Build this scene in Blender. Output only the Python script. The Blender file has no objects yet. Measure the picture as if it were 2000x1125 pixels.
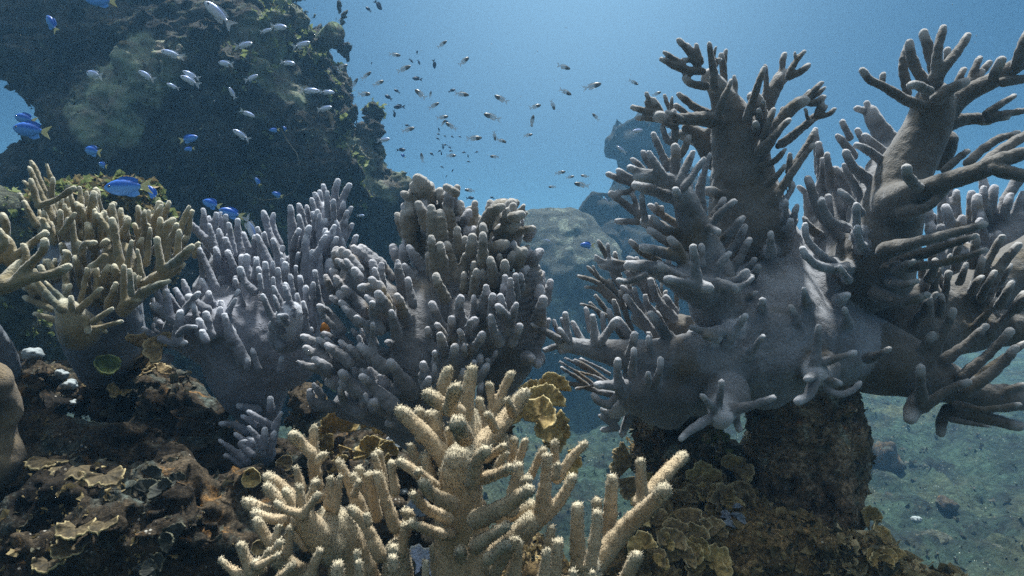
import bpy, math, random
import numpy as np
from mathutils import Vector, Matrix, Euler

rad = math.radians
C = bpy.context.scene
HAZE = 0.016
# ------------------------------------------------------------------ camera
FPX = 1222.0                      # focal length in photo pixels (2000 px wide frame)
cam_data = bpy.data.cameras.new('camera')
cam_data.sensor_width = 36.0
cam_data.lens = 36.0 * FPX / 2000.0
cam_data.clip_start = 0.02
cam_data.clip_end = 400.0
cam = bpy.data.objects.new('camera', cam_data)
cam.location = (0, 0, 0)
cam.rotation_euler = (rad(90), 0, 0)
C.collection.objects.link(cam)
C.camera = cam
# ------------------------------------------------------------------ light
SUN_EL, SUN_AZ = 72.0, 0.0       # azimuth measured from straight ahead (+Y) to the right
world = bpy.data.worlds.new('World'); C.world = world
world.use_nodes = True
wn, wl = world.node_tree.nodes, world.node_tree.links
wn.clear()
wout = wn.new('ShaderNodeOutputWorld'); wbg = wn.new('ShaderNodeBackground')
tc = wn.new('ShaderNodeTexCoord')
sep = wn.new('ShaderNodeSeparateXYZ'); wl.new(tc.outputs['Generated'], sep.inputs[0])
ramp = wn.new('ShaderNodeValToRGB')
mr = wn.new('ShaderNodeMapRange'); mr.inputs[1].default_value = -1; mr.inputs[2].default_value = 1
wl.new(sep.outputs['Z'], mr.inputs[0]); wl.new(mr.outputs[0], ramp.inputs[0])
els = [(0.0, (0.005, 0.007, 0.008)), (0.42, (0.007, 0.015, 0.022)), (0.50, (0.010, 0.033, 0.073)),
       (0.62, (0.011, 0.038, 0.091)), (0.74, (0.019, 0.062, 0.13)), (0.88, (0.38, 0.43, 0.46)), (1.0, (0.92, 0.95, 0.95))]
cr = ramp.color_ramp
while len(cr.elements) < len(els): cr.elements.new(0.5)
for e, (p, c) in zip(cr.elements, els): e.position = p; e.color = (*c, 1)
# brighter water around the direction of the sun
gd = (math.sin(rad(7)) * math.cos(rad(32)), math.cos(rad(7)) * math.cos(rad(32)), math.sin(rad(32)))
dot = wn.new('ShaderNodeVectorMath'); dot.operation = 'DOT_PRODUCT'
nrm = wn.new('ShaderNodeVectorMath'); nrm.operation = 'NORMALIZE'
wl.new(tc.outputs['Generated'], nrm.inputs[0]); wl.new(nrm.outputs[0], dot.inputs[0]); dot.inputs[1].default_value = gd
clampn = wn.new('ShaderNodeMath'); clampn.operation = 'MAXIMUM'; clampn.inputs[1].default_value = 0
wl.new(dot.outputs['Value'], clampn.inputs[0])
pw = wn.new('ShaderNodeMath'); pw.operation = 'POWER'; pw.inputs[1].default_value = 17
wl.new(clampn.outputs[0], pw.inputs[0])
glow = wn.new('ShaderNodeMix'); glow.data_type = 'RGBA'; glow.blend_type = 'ADD'; glow.inputs[0].default_value = 1
sc = wn.new('ShaderNodeMix'); sc.data_type = 'RGBA'; sc.blend_type = 'MIX'
sc.inputs[6].default_value = (0, 0, 0, 1); sc.inputs[7].default_value = (0.115, 0.17, 0.215, 1)
wl.new(pw.outputs[0], sc.inputs[0]); wl.new(ramp.outputs[0], glow.inputs[6]); wl.new(sc.outputs[2], glow.inputs[7])
# added neutral fill from the camera side, brightens the near fronts
back = wn.new('ShaderNodeMapRange'); back.inputs[1].default_value = -0.9; back.inputs[2].default_value = 0.5
back.inputs[3].default_value = 0.0; back.inputs[4].default_value = 1.0
wl.new(dot.outputs['Value'], back.inputs[0])
bm_ = wn.new('ShaderNodeMix'); bm_.data_type = 'RGBA'; bm_.blend_type = 'MIX'
bm_.inputs[6].default_value = (0.070, 0.073, 0.075, 1)
wl.new(back.outputs[0], bm_.inputs[0]); wl.new(glow.outputs[2], bm_.inputs[7])
wl.new(bm_.outputs[2], wbg.inputs[0]); wbg.inputs[1].default_value = 1.0
wl.new(wbg.outputs[0], wout.inputs[0])

sun_data = bpy.data.lights.new('sun', 'SUN'); sun_data.energy = 5.0; sun_data.angle = rad(6)
sun_data.color = (1.0, 0.985, 0.94)
sun = bpy.data.objects.new('sun', sun_data); C.collection.objects.link(sun)
sd = Vector((math.sin(rad(SUN_AZ)) * math.cos(rad(SUN_EL)), math.cos(rad(SUN_AZ)) * math.cos(rad(SUN_EL)), math.sin(rad(SUN_EL))))
sun.rotation_euler = sd.to_track_quat('Z', 'Y').to_euler()
sun.location = sd * 10
C.view_settings.view_transform = 'Standard'; C.view_settings.look = 'None'
C.view_settings.exposure = 0.98; C.view_settings.gamma = 1.0
C.cycles.use_denoising = False
try: C.cycles.denoiser = 'OPENIMAGEDENOISE'
except Exception: pass
C.cycles.volume_bounces = 1
C.cycles.max_bounces = 6; C.cycles.diffuse_bounces = 3; C.cycles.transparent_max_bounces = 8
# ------------------------------------------------------------------ helpers
def W(px, py, Y):                 # photo pixel at distance Y -> world point
    return np.array([(px - 1000.0) / FPX * Y, Y, (562.5 - py) / FPX * Y])
rng = np.random.RandomState(7)
LAT = rng.rand(64, 64, 64).astype(np.float32) * 2 - 1
def vnoise(P, seed=0):
    P = P + seed * 17.37
    fl = np.floor(P); f = (P - fl).astype(np.float32); i = fl.astype(np.int64) & 63; j = (i + 1) & 63
    f = f * f * (3 - 2 * f)
    x, y, z = f[:, 0], f[:, 1], f[:, 2]
    L = LAT
    a = L[i[:,0],i[:,1],i[:,2]]*(1-x)+L[j[:,0],i[:,1],i[:,2]]*x
    b = L[i[:,0],j[:,1],i[:,2]]*(1-x)+L[j[:,0],j[:,1],i[:,2]]*x
    c = L[i[:,0],i[:,1],j[:,2]]*(1-x)+L[j[:,0],i[:,1],j[:,2]]*x
    d = L[i[:,0],j[:,1],j[:,2]]*(1-x)+L[j[:,0],j[:,1],j[:,2]]*x
    return (a*(1-y)+b*y)*(1-z)+(c*(1-y)+d*y)*z
def fbm(P, freq, octs, seed=0, gain=0.5, ridged=False):
    s = np.zeros(len(P), np.float32); a = 1.0; fr = freq
    for o in range(octs):
        n = vnoise(P * fr, seed + o)
        if ridged: n = 1 - 2 * np.abs(n)
        s += a * n; a *= gain; fr *= 2.03
    return s
def surface_nets(F, org, h):
    S = F < 0
    a = S[:-1,:-1,:-1]; allc = a.copy(); anyc = a.copy()
    for sl in [(1,0,0),(0,1,0),(0,0,1),(1,1,0),(1,0,1),(0,1,1),(1,1,1)]:
        b = S[sl[0]:S.shape[0]-1+sl[0], sl[1]:S.shape[1]-1+sl[1], sl[2]:S.shape[2]-1+sl[2]]
        allc &= b; anyc |= b
    act = np.argwhere(anyc & ~allc)
    vid = -np.ones(a.shape, np.int32); vid[act[:,0],act[:,1],act[:,2]] = np.arange(len(act))
    pos = np.zeros((len(act), 3), np.float32); cnt = np.zeros(len(act), np.float32)
    cs = [(i,j,k) for i in (0,1) for j in (0,1) for k in (0,1)]
    val = {c: F[act[:,0]+c[0], act[:,1]+c[1], act[:,2]+c[2]] for c in cs}
    for c in cs:
        for ax in range(3):
            if c[ax] == 0:
                d = list(c); d[ax] = 1; d = tuple(d)
                v0, v1 = val[c], val[d]; m = (v0 < 0) != (v1 < 0)
                t = np.where(m, v0 / np.where(m, v0 - v1, 1), 0)
                p = np.array(c, np.float32)[None, :].repeat(len(act), 0); p[:, ax] += t
                pos += p * m[:, None]; cnt += m
    V = (act + pos / cnt[:, None]) * h + org
    Q = []
    for ax in range(3):
        s0 = [slice(None)]*3; s1 = [slice(None)]*3
        s0[ax] = slice(0,-1); s1[ax] = slice(1,None)
        A, B = S[tuple(s0)], S[tuple(s1)]
        e = np.argwhere(A != B)
        u, w = [q for q in range(3) if q != ax]
        ok = (e[:,u] > 0) & (e[:,w] > 0) & (e[:,u] < S.shape[u]-1) & (e[:,w] < S.shape[w]-1)
        e = e[ok]; sgn = A[e[:,0],e[:,1],e[:,2]]
        def cell(du, dw):
            g = e.copy(); g[:,u] -= du; g[:,w] -= dw
            return vid[g[:,0],g[:,1],g[:,2]]
        q = np.stack([cell(1,1), cell(0,1), cell(0,0), cell(1,0)], 1)
        flip = sgn if ax != 1 else ~sgn
        q = np.where(flip[:,None], q, q[:, ::-1])
        Q.append(q)
    return V, np.concatenate(Q)
def vnormals(V, Q):
    d1 = V[Q[:,2]] - V[Q[:,0]]; d2 = V[Q[:,3]] - V[Q[:,1]]
    n = np.cross(d1, d2); N = np.zeros_like(V)
    for k in range(4):
        for a in range(3): N[:, a] += np.bincount(Q[:,k], n[:,a], len(V))
    return N / np.maximum(np.linalg.norm(N, axis=1), 1e-12)[:, None]
def mesh_np(name, V, faces, attrs=None, normals=None, smooth=True):
    """faces: list of (M,k) int arrays"""
    me = bpy.data.meshes.new(name)
    me.vertices.add(len(V)); me.vertices.foreach_set('co', np.ascontiguousarray(V, np.float32).ravel())
    tot = sum(f.size for f in faces); nf = sum(len(f) for f in faces)
    me.loops.add(tot); me.polygons.add(nf)
    me.loops.foreach_set('vertex_index', np.concatenate([f.ravel() for f in faces]).astype(np.int32))
    st, s0 = [], 0
    for f in faces:
        st.append(s0 + np.arange(len(f)) * f.shape[1]); s0 += f.size
    me.polygons.foreach_set('loop_start', np.concatenate(st).astype(np.int32))
    me.update(calc_edges=True)
    me.polygons.foreach_set('use_smooth', np.full(nf, smooth, bool))
    for k, v in (attrs or {}).items():
        at = me.attributes.new(k, 'FLOAT', 'POINT'); at.data.foreach_set('value', np.ascontiguousarray(v, np.float32))
    if normals is not None:
        me.normals_split_custom_set_from_vertices(normals.tolist())
    me.validate()
    return me
def link(name, me, mat=None, parent=None, loc=(0,0,0)):
    o = bpy.data.objects.new(name, me); C.collection.objects.link(o)
    o.location = loc
    if parent is not None: o.parent = parent
    if mat is not None and me is not None: me.materials.append(mat)
    return o
def tag(o, label=None, cat=None, group=None, kind=None):
    if label: o['label'] = label
    if cat: o['category'] = cat
    if group: o['group'] = group
    if kind: o['kind'] = kind
    return o
def empty(name, loc, label, cat, group=None):
    o = bpy.data.objects.new(name, None); C.collection.objects.link(o)
    o.location = tuple(float(v) for v in loc); o.empty_display_size = 0.05
    return tag(o, label, cat, group)
# ---- implicit surface made of tapered, bent limbs
def parse(txt, Y0, rs=None, sink=False, lean=None, slim=0):
    """lines of 'x,y,r,d x,y,r,d ...'  (photo px, depth offset in cm); 'P name' starts a part"""
    parts, chains, cur = [], [], -1
    for ln in txt.strip().splitlines():
        ln = ln.strip()
        if not ln: continue
        if ln.startswith('P '): parts.append(ln[2:]); cur = len(parts) - 1; continue
        pts, r, d = [], 10, 0
        for t in ln.split():
            v = [float(q) for q in t.split(',')]
            if len(v) > 2: r = v[2]
            if len(v) > 3: d = v[3]
            Y = Y0 + (d + (float(np.interp(v[1], *lean)) if lean else 0)) / 100.0
            k = 1.0 if rs is None else float(np.interp(r, (14, 26, 55), rs))
            pts.append((*W(v[0], v[1], Y), r * k * Y / FPX))
        if slim and len(pts) > 1 and pts[-1][3] < 0.012 and pts[0][3] < 0.024:   # even fingers with blunt tips
            tr = pts[-1][3] * 1.04; pts = [(*p[:3], tr + (p[3] - tr) * slim if p[3] > tr else p[3]) for p in pts]
        if sink and cur == 0 and r < 14 and len(pts) > 1:     # root the finger deep in the body
            p0 = pts[0]; f = (Y0 + 0.075) / Y0
            pts.insert(0, (p0[0]*f, p0[1]*f, p0[2]*f, p0[3]*1.5))
        if len(pts) == 1: pts = pts * 2
        chains.append((cur, np.array(pts)))
    return parts, chains
def field(chains, h, kf=0.45, kmax=0.014, pad=0.02, curve=True):
    allp = np.concatenate([c for _, c in chains])
    lo = (allp[:, :3] - allp[:, 3:]).min(0) - pad; hi = (allp[:, :3] + allp[:, 3:]).max(0) + pad
    n = np.ceil((hi - lo) / h).astype(int) + 1
    F = np.full(n, 1.0, np.float32); L = np.zeros(n, np.int16); D = np.full(n, 1.0, np.float32)
    ax = [np.arange(n[i], dtype=np.float32) * h + lo[i] for i in range(3)]
    for ci, (_, P) in enumerate(chains):
        if curve and len(P) > 2:          # rounded bends (Catmull-Rom)
            E = np.vstack([2*P[0]-P[1], P, 2*P[-1]-P[-2]]); R = []
            for i in range(len(P) - 1):
                a, b, c, d = E[i:i+4]
                for t in (0, 1/3, 2/3):
                    q = 0.5*((2*b)+(-a+c)*t+(2*a-5*b+4*c-d)*t*t+(-a+3*b-3*c+d)*t**3); R.append(q)
            R.append(P[-1]); P = np.array(R)
            P[:, 3] = np.maximum(P[:, 3], 0.3 * chains[ci][1][:, 3].min())
        for s in range(len(P) - 1):
            a, b = P[s, :3], P[s+1, :3]; ra, rb = P[s, 3], P[s+1, 3]
            k = min(kf * 0.5 * (ra + rb), kmax); m = max(ra, rb) + k + 2.5 * h
            l = np.maximum(((np.minimum(a, b) - m - lo) / h).astype(int), 0)
            u = np.minimum(((np.maximum(a, b) + m - lo) / h).astype(int) + 2, n)
            sl = tuple(slice(l[i], u[i]) for i in range(3))
            X = ax[0][sl[0]][:, None, None] - a[0]; Yy = ax[1][sl[1]][None, :, None] - a[1]; Z = ax[2][sl[2]][None, None, :] - a[2]
            ab = b - a; L2 = max(float(ab @ ab), 1e-12)
            t = np.clip((X*ab[0] + Yy*ab[1] + Z*ab[2]) / L2, 0, 1)
            d = np.sqrt((X - t*ab[0])**2 + (Yy - t*ab[1])**2 + (Z - t*ab[2])**2) - (ra + (rb - ra) * t)
            f = F[sl]
            hh = np.clip(0.5 + 0.5 * (f - d) / k, 0, 1)
            F[sl] = f + (d - f) * hh - k * hh * (1 - hh)
            dd = D[sl]; cl = d < dd
            L[sl] = np.where(cl, ci, L[sl]); D[sl] = np.where(cl, d, dd)
    return F, L, lo, h
# ------------------------------------------------------------------ materials
class NT:
    def __init__(s, name):
        s.m = bpy.data.materials.new(name); s.m.use_nodes = True
        s.n, s.l = s.m.node_tree.nodes, s.m.node_tree.links; s.n.clear()
        s.out = s.n.new('ShaderNodeOutputMaterial'); s.tc = s.n.new('ShaderNodeTexCoord')
    def noise(s, scale, detail=5, rough=0.6, dist=0.0, vec=None):
        n = s.n.new('ShaderNodeTexNoise'); n.inputs['Scale'].default_value = scale; n.inputs['Detail'].default_value = detail
        n.inputs['Roughness'].default_value = rough; n.inputs['Distortion'].default_value = dist
        s.l.new(vec or s.tc.outputs['Object'], n.inputs['Vector']); return n.outputs[0]
    def voro(s, scale, feat='F1', out=0):
        n = s.n.new('ShaderNodeTexVoronoi'); n.feature = feat; n.inputs['Scale'].default_value = scale
        s.l.new(s.tc.outputs['Object'], n.inputs['Vector']); return n.outputs[out]
    def attr(s, name):
        n = s.n.new('ShaderNodeAttribute'); n.attribute_name = name; return n.outputs['Fac']
    def ramp(s, fac, stops, interp='LINEAR'):
        n = s.n.new('ShaderNodeValToRGB'); n.color_ramp.interpolation = interp
        while len(n.color_ramp.elements) < len(stops): n.color_ramp.elements.new(0.5)
        for e, (p, c) in zip(n.color_ramp.elements, stops):
            e.position = p; e.color = (*c, 1) if isinstance(c, tuple) else (c, c, c, 1)
        s.l.new(fac, n.inputs[0]); return n.outputs[0]
    def mix(s, fac, a, b, mode='MIX'):
        n = s.n.new('ShaderNodeMix'); n.data_type = 'RGBA'; n.blend_type = mode
        for i, v in ((0, fac), (6, a), (7, b)):
            if isinstance(v, (int, float)): n.inputs[i].default_value = v
            elif isinstance(v, tuple): n.inputs[i].default_value = (*v, 1)
            else: s.l.new(v, n.inputs[i])
        return n.outputs[2]
    def math(s, op, a, b=0.0):
        n = s.n.new('ShaderNodeMath'); n.operation = op
        for i, v in ((0, a), (1, b)):
            if isinstance(v, (int, float)): n.inputs[i].default_value = v
            else: s.l.new(v, n.inputs[i])
        return n.outputs[0]
    def bump(s, h, dist, strength=1.0, normal=None):
        n = s.n.new('ShaderNodeBump'); n.inputs['Distance'].default_value = dist; n.inputs['Strength'].default_value = strength
        s.l.new(h, n.inputs['Height'])
        if normal is not None: s.l.new(normal, n.inputs['Normal'])
        return n.outputs[0]
    def done(s, col, rough=0.8, normal=None, spec=0.3, sheen=0, sheen_tint=(0.8,0.85,0.95), trans=0.0, tcol=None, alpha=None, metal=0):
        b = s.n.new('ShaderNodeBsdfPrincipled'); s.bsdf = b
        if isinstance(col, tuple): b.inputs['Base Color'].default_value = (*col, 1)
        else: s.l.new(col, b.inputs['Base Color'])
        b.inputs['Roughness'].default_value = rough; b.inputs['Specular IOR Level'].default_value = spec
        b.inputs['Metallic'].default_value = metal
        if sheen:
            b.inputs['Sheen Weight'].default_value = sheen; b.inputs['Sheen Roughness'].default_value = 0.4
            b.inputs['Sheen Tint'].default_value = (*sheen_tint, 1)
        if normal is not None: s.l.new(normal, b.inputs['Normal'])
        if alpha is not None:
            if isinstance(alpha, (int, float)): b.inputs['Alpha'].default_value = alpha
            else: s.l.new(alpha, b.inputs['Alpha'])
        res = b.outputs[0]
        if trans > 0:
            t = s.n.new('ShaderNodeBsdfTranslucent')
            tc_ = tcol if tcol is not None else col
            if isinstance(tc_, tuple): t.inputs[0].default_value = (*tc_, 1)
            else: s.l.new(tc_, t.inputs[0])
            mx = s.n.new('ShaderNodeMixShader'); mx.inputs[0].default_value = trans
            s.l.new(res, mx.inputs[1]); s.l.new(t.outputs[0], mx.inputs[2]); res = mx.outputs[0]
        s.l.new(res, s.out.inputs[0]); return s.m
def coral_mat(name, lo, hi, tip, patch=None, bump=0.0022, fine=300, sheen=0.5, tipamt=0.9, algae=None):
    t = NT(name)
    n = t.noise(14, 4, 0.6); c = t.mix(t.ramp(n, [(0.35, 0.0), (0.68, 1.0)]), lo, hi)
    if patch:
        c = t.mix(t.ramp(t.noise(9, 3, 0.55, 0.6), [(0.56, 0.0), (0.68, 1.0)]), c, patch)
    if algae:
        c = t.mix(t.ramp(t.noise(5, 2, 0.5), [(0.60, 0.0), (0.70, 0.85)]), c, algae)
    g = t.ramp(t.noise(fine, 2, 0.6), [(0.3, 0.78), (0.7, 1.22)])
    c = t.mix(1.0, c, g, 'MULTIPLY')
    c = t.mix(t.math('MULTIPLY', t.attr('tip'), tipamt), c, tip)  # pale polyp tips, raised further to stand in for rim highlights
    hgt = t.math('ADD', t.noise(fine, 3, 0.65), t.math('MULTIPLY', t.noise(70, 4, 0.6), 1.4))
    return t.done(c, 0.85, t.bump(hgt, bump, 0.9), 0.2, sheen)
M = {}
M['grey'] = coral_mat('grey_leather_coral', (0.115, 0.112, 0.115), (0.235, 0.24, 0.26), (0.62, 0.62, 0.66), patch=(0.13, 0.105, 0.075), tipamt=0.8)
M['grey_pale_lit'] = coral_mat('grey_leather_coral_body_lit', (0.17, 0.17, 0.185), (0.33, 0.345, 0.385), (0.62, 0.62, 0.66), patch=(0.14, 0.125, 0.10))  # paler body, partly its own tone, partly top light painted in
M['grey_brown_shaded'] = coral_mat('grey_leather_coral_brown_shaded', (0.085, 0.075, 0.062), (0.165, 0.152, 0.14), (0.62, 0.61, 0.62), patch=(0.11, 0.09, 0.06), tipamt=0.8)  # browner limbs, partly their own colour, partly shade painted in
M['lobe_brown'] = coral_mat('brown_lobed_coral', (0.10, 0.088, 0.07), (0.22, 0.195, 0.155), (0.52, 0.50, 0.49), patch=(0.19, 0.18, 0.185), algae=(0.34, 0.21, 0.08))
M['lav'] = coral_mat('lavender_finger_coral', (0.12, 0.125, 0.145), (0.25, 0.26, 0.315), (0.68, 0.70, 0.78))
M['lobe'] = coral_mat('lobed_leather_coral', (0.105, 0.105, 0.11), (0.22, 0.22, 0.24), (0.58, 0.57, 0.62), patch=(0.20, 0.155, 0.10), algae=(0.26, 0.17, 0.07))
M['olive'] = coral_mat('olive_finger_coral', (0.15, 0.12, 0.065), (0.30, 0.25, 0.15), (0.68, 0.64, 0.50), patch=(0.12, 0.13, 0.10))
t = NT('fuzzy_tan_coral')
c = t.mix(t.ramp(t.noise(20, 4), [(0.35, 0.0), (0.7, 1.0)]), (0.46, 0.355, 0.225), (0.70, 0.57, 0.395))
c = t.mix(1.0, c, t.ramp(t.noise(600, 2), [(0.3, 0.88), (0.7, 1.12)]), 'MULTIPLY')
c = t.mix(t.math('MULTIPLY', t.attr('tip'), 0.55), c, (0.72, 0.72, 0.58))
M['tan'] = t.done(c, 0.9, t.bump(t.noise(500, 3, 0.7), 0.002, 1.0), 0.15, 0.25, (1, 0.95, 0.85), trans=0.22)
def rock_mat(name, dark, mid, spots, scale=1.0, bump=0.012, specks=None, fine=1.0):
    t = NT(name)
    n1 = t.noise(5 * scale, 8, 0.68, 0.4)
    c = t.mix(t.ramp(n1, [(0.38, 0.0), (0.66, 1.0)]), dark, mid)
    for i, (col, sc_, lo_, hi_) in enumerate(spots):
        c = t.mix(t.ramp(t.noise(sc_ * scale, 6, 0.65, 0.8 + i * 0.3), [(lo_, 0.0), (hi_, 1.0)]), c, col)
    c = t.mix(1.0, c, t.ramp(t.noise(90 * scale * fine, 5, 0.75), [(0.34, 0.25), (0.5, 0.9), (0.68, 2.2)]), 'MULTIPLY')
    if specks:
        v = t.voro(60 * scale * fine)
        sp = t.math('MULTIPLY', t.ramp(v, [(0.10, 1.0), (0.22, 0.0)]), t.ramp(t.noise(11 * scale, 3), [(0.55, 0.0), (0.64, 1.0)]))
        c = t.mix(sp, c, specks)
    hgt = t.math('ADD', t.noise(38 * scale, 8, 0.72, 0.5), t.math('MULTIPLY', t.noise(150 * scale * fine, 5, 0.7), 0.4))
    return t.done(c, 0.92, t.bump(hgt, bump, 1.0), 0.15)
M['pinnacle'] = rock_mat('pinnacle_rock', (0.012, 0.013, 0.014), (0.085, 0.085, 0.078),
    [((0.12, 0.14, 0.11), 6, 0.56, 0.68), ((0.16, 0.12, 0.06), 9, 0.60, 0.70), ((0.20, 0.28, 0.10), 14, 0.62, 0.72)], 1.0, 0.03, (0.55, 0.62, 0.50), 0.6)
PATCHMIX = True
pt = M['pinnacle']; nt_ = pt.node_tree; bs_ = [n for n in nt_.nodes if n.type == 'BSDF_PRINCIPLED'][0]
old = bs_.inputs['Base Color'].links[0].from_socket
tcn = nt_.nodes.new('ShaderNodeTexCoord'); nz = nt_.nodes.new('ShaderNodeTexNoise'); nz.inputs['Scale'].default_value = 7; nz.inputs['Detail'].default_value = 8; nz.inputs['Roughness'].default_value = 0.68
nt_.links.new(tcn.outputs['Object'], nz.inputs['Vector'])
rp_ = nt_.nodes.new('ShaderNodeValToRGB'); rp_.color_ramp.elements[0].position = 0.40; rp_.color_ramp.elements[1].position = 0.62
rp_.color_ramp.elements[0].color = (0.25, 0.23, 0.20, 1); rp_.color_ramp.elements[1].color = (0.36, 0.45, 0.31, 1)
nt_.links.new(nz.outputs[0], rp_.inputs[0])
at_ = nt_.nodes.new('ShaderNodeAttribute'); at_.attribute_name = 'crust'
mx_ = nt_.nodes.new('ShaderNodeMix'); mx_.data_type = 'RGBA'
nt_.links.new(at_.outputs['Fac'], mx_.inputs[0]); nt_.links.new(old, mx_.inputs[6]); nt_.links.new(rp_.outputs[0], mx_.inputs[7]); nt_.links.new(mx_.outputs[2], bs_.inputs['Base Color'])
M['reefrock'] = rock_mat('reef_rock', (0.012, 0.010, 0.008), (0.105, 0.080, 0.052),
    [((0.085, 0.105, 0.095), 7, 0.55, 0.68), ((0.24, 0.13, 0.045), 9, 0.60, 0.70), ((0.19, 0.20, 0.19), 16, 0.66, 0.74)], 1.8, 0.010, (0.5, 0.47, 0.42))
M['ochre'] = rock_mat('ochre_rock', (0.04, 0.03, 0.016), (0.34, 0.235, 0.11),
    [((0.42, 0.31, 0.15), 9, 0.55, 0.66), ((0.10, 0.12, 0.10), 7, 0.60, 0.70), ((0.33, 0.32, 0.30), 18, 0.66, 0.74)], 2.0, 0.010, (0.6, 0.55, 0.42))
M['column'] = rock_mat('column_rock', (0.024, 0.019, 0.015), (0.50, 0.37, 0.24),
    [((0.34, 0.38, 0.31), 10, 0.56, 0.68), ((0.38, 0.19, 0.09), 12, 0.60, 0.70), ((0.16, 0.17, 0.16), 20, 0.64, 0.74)], 1.8, 0.011, (0.35, 0.33, 0.30))
M['far'] = rock_mat('far_rock', (0.010, 0.010, 0.010), (0.030, 0.030, 0.026), [((0.05, 0.055, 0.04), 4, 0.55, 0.68)], 0.5, 0.05)
M['dome'] = rock_mat('dome_rock', (0.05, 0.055, 0.052), (0.13, 0.14, 0.125), [((0.24, 0.275, 0.225), 5, 0.52, 0.66)], 0.9, 0.05)
M['mound'] = rock_mat('mound_rock', (0.05, 0.055, 0.045), (0.14, 0.15, 0.11), [((0.24, 0.28, 0.18), 5, 0.50, 0.66)], 0.6, 0.06)
t = NT('sea_floor')
c = t.mix(t.ramp(t.noise(2.2, 8, 0.7, 0.6), [(0.38, 0.0), (0.62, 1.0)]), (0.024, 0.030, 0.030), (0.058, 0.098, 0.072))
c = t.mix(t.ramp(t.noise(1.1, 4, 0.6, 0.3), [(0.5, 0.0), (0.66, 0.8)]), c, (0.11, 0.12, 0.07))
c = t.mix(1.0, c, t.ramp(t.noise(22, 7, 0.74), [(0.32, 0.45), (0.5, 0.95), (0.68, 1.6)]), 'MULTIPLY')
c = t.mix(t.math('MULTIPLY', t.ramp(t.voro(34), [(0.07, 1.0), (0.14, 0.0)]), t.ramp(t.noise(4, 3), [(0.5, 0.0), (0.6, 1.0)])), c, (0.62, 0.66, 0.58))
M['floor'] = t.done(c, 0.95, t.bump(t.noise(14, 9, 0.75, 0.4), 0.09, 1.0), 0.1)
def plate_mat(name, a, b, rim, trans=0.25):
    t = NT(name)
    c = t.mix(t.ramp(t.noise(60, 5, 0.65, 0.5), [(0.36, 0.0), (0.66, 1.0)]), a, b)
    c = t.mix(1.0, c, t.ramp(t.noise(240, 5, 0.75), [(0.3, 0.35), (0.7, 1.7)]), 'MULTIPLY')
    c = t.mix(t.math('MULTIPLY', t.attr('rim'), t.ramp(t.noise(50, 3), [(0.35, 0.1), (0.55, 0.9)])), c, rim)
    return t.done(c, 0.75, t.bump(t.noise(160, 5, 0.7), 0.002, 0.9), 0.3, trans=trans)
M['plate_gold'] = plate_mat('golden_leaf_coral', (0.18, 0.125, 0.045), (0.47, 0.35, 0.14), (0.75, 0.64, 0.36))
M['plate_brown'] = plate_mat('brown_leaf_coral', (0.12, 0.088, 0.045), (0.35, 0.26, 0.13), (0.72, 0.60, 0.36))
M['plate_ruf'] = plate_mat('ruffled_leaf_coral', (0.035, 0.028, 0.015), (0.12, 0.09, 0.045), (0.80, 0.66, 0.36))
M['plate_grey'] = plate_mat('grey_plate_coral', (0.14, 0.17, 0.20), (0.24, 0.27, 0.34), (0.5, 0.52, 0.55), 0.1)
M['plate_white'] = plate_mat('pale_plate', (0.42, 0.45, 0.60), (0.50, 0.52, 0.68), (0.72, 0.68, 0.55), 0.1)
M['plate_dark'] = plate_mat('dark_plate', (0.012, 0.014, 0.013), (0.045, 0.05, 0.04), (0.12, 0.12, 0.08), 0.1)
M['algae_g'] = plate_mat('green_algae', (0.05, 0.075, 0.03), (0.18, 0.24, 0.09), (0.38, 0.42, 0.16), 0.3)
M['algae_d'] = plate_mat('dark_turf', (0.020, 0.021, 0.017), (0.07, 0.07, 0.05), (0.15, 0.14, 0.09), 0.2)
M['algae_o'] = plate_mat('ochre_turf', (0.045, 0.034, 0.016), (0.15, 0.11, 0.05), (0.42, 0.33, 0.16), 0.25)
t = NT('orange_sponge'); M['orange'] = t.done(t.mix(t.noise(80), (0.35, 0.12, 0.02), (0.62, 0.26, 0.04)), 0.7, t.bump(t.noise(200), 0.002))
t = NT('beige_coral'); c = t.mix(t.ramp(t.noise(12, 5), [(0.4, 0.0), (0.65, 1.0)]), (0.07, 0.052, 0.03), (0.36, 0.27, 0.16))
M['beige'] = t.done(c, 0.85, t.bump(t.noise(70, 8, 0.72), 0.008), 0.2, 0.2)
t = NT('pale_stalk'); c = t.mix(t.ramp(t.noise(10, 5), [(0.4, 0.0), (0.65, 1.0)]), (0.12, 0.14, 0.17), (0.24, 0.27, 0.33))
M['stalk'] = t.done(c, 0.85, t.bump(t.noise(60, 7, 0.7), 0.006), 0.2, 0.2)
t = NT('white_shell'); M['shell'] = t.done(t.mix(t.noise(40), (0.12, 0.15, 0.17), (0.34, 0.37, 0.38)), 0.7, t.bump(t.noise(90), 0.003))
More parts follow.
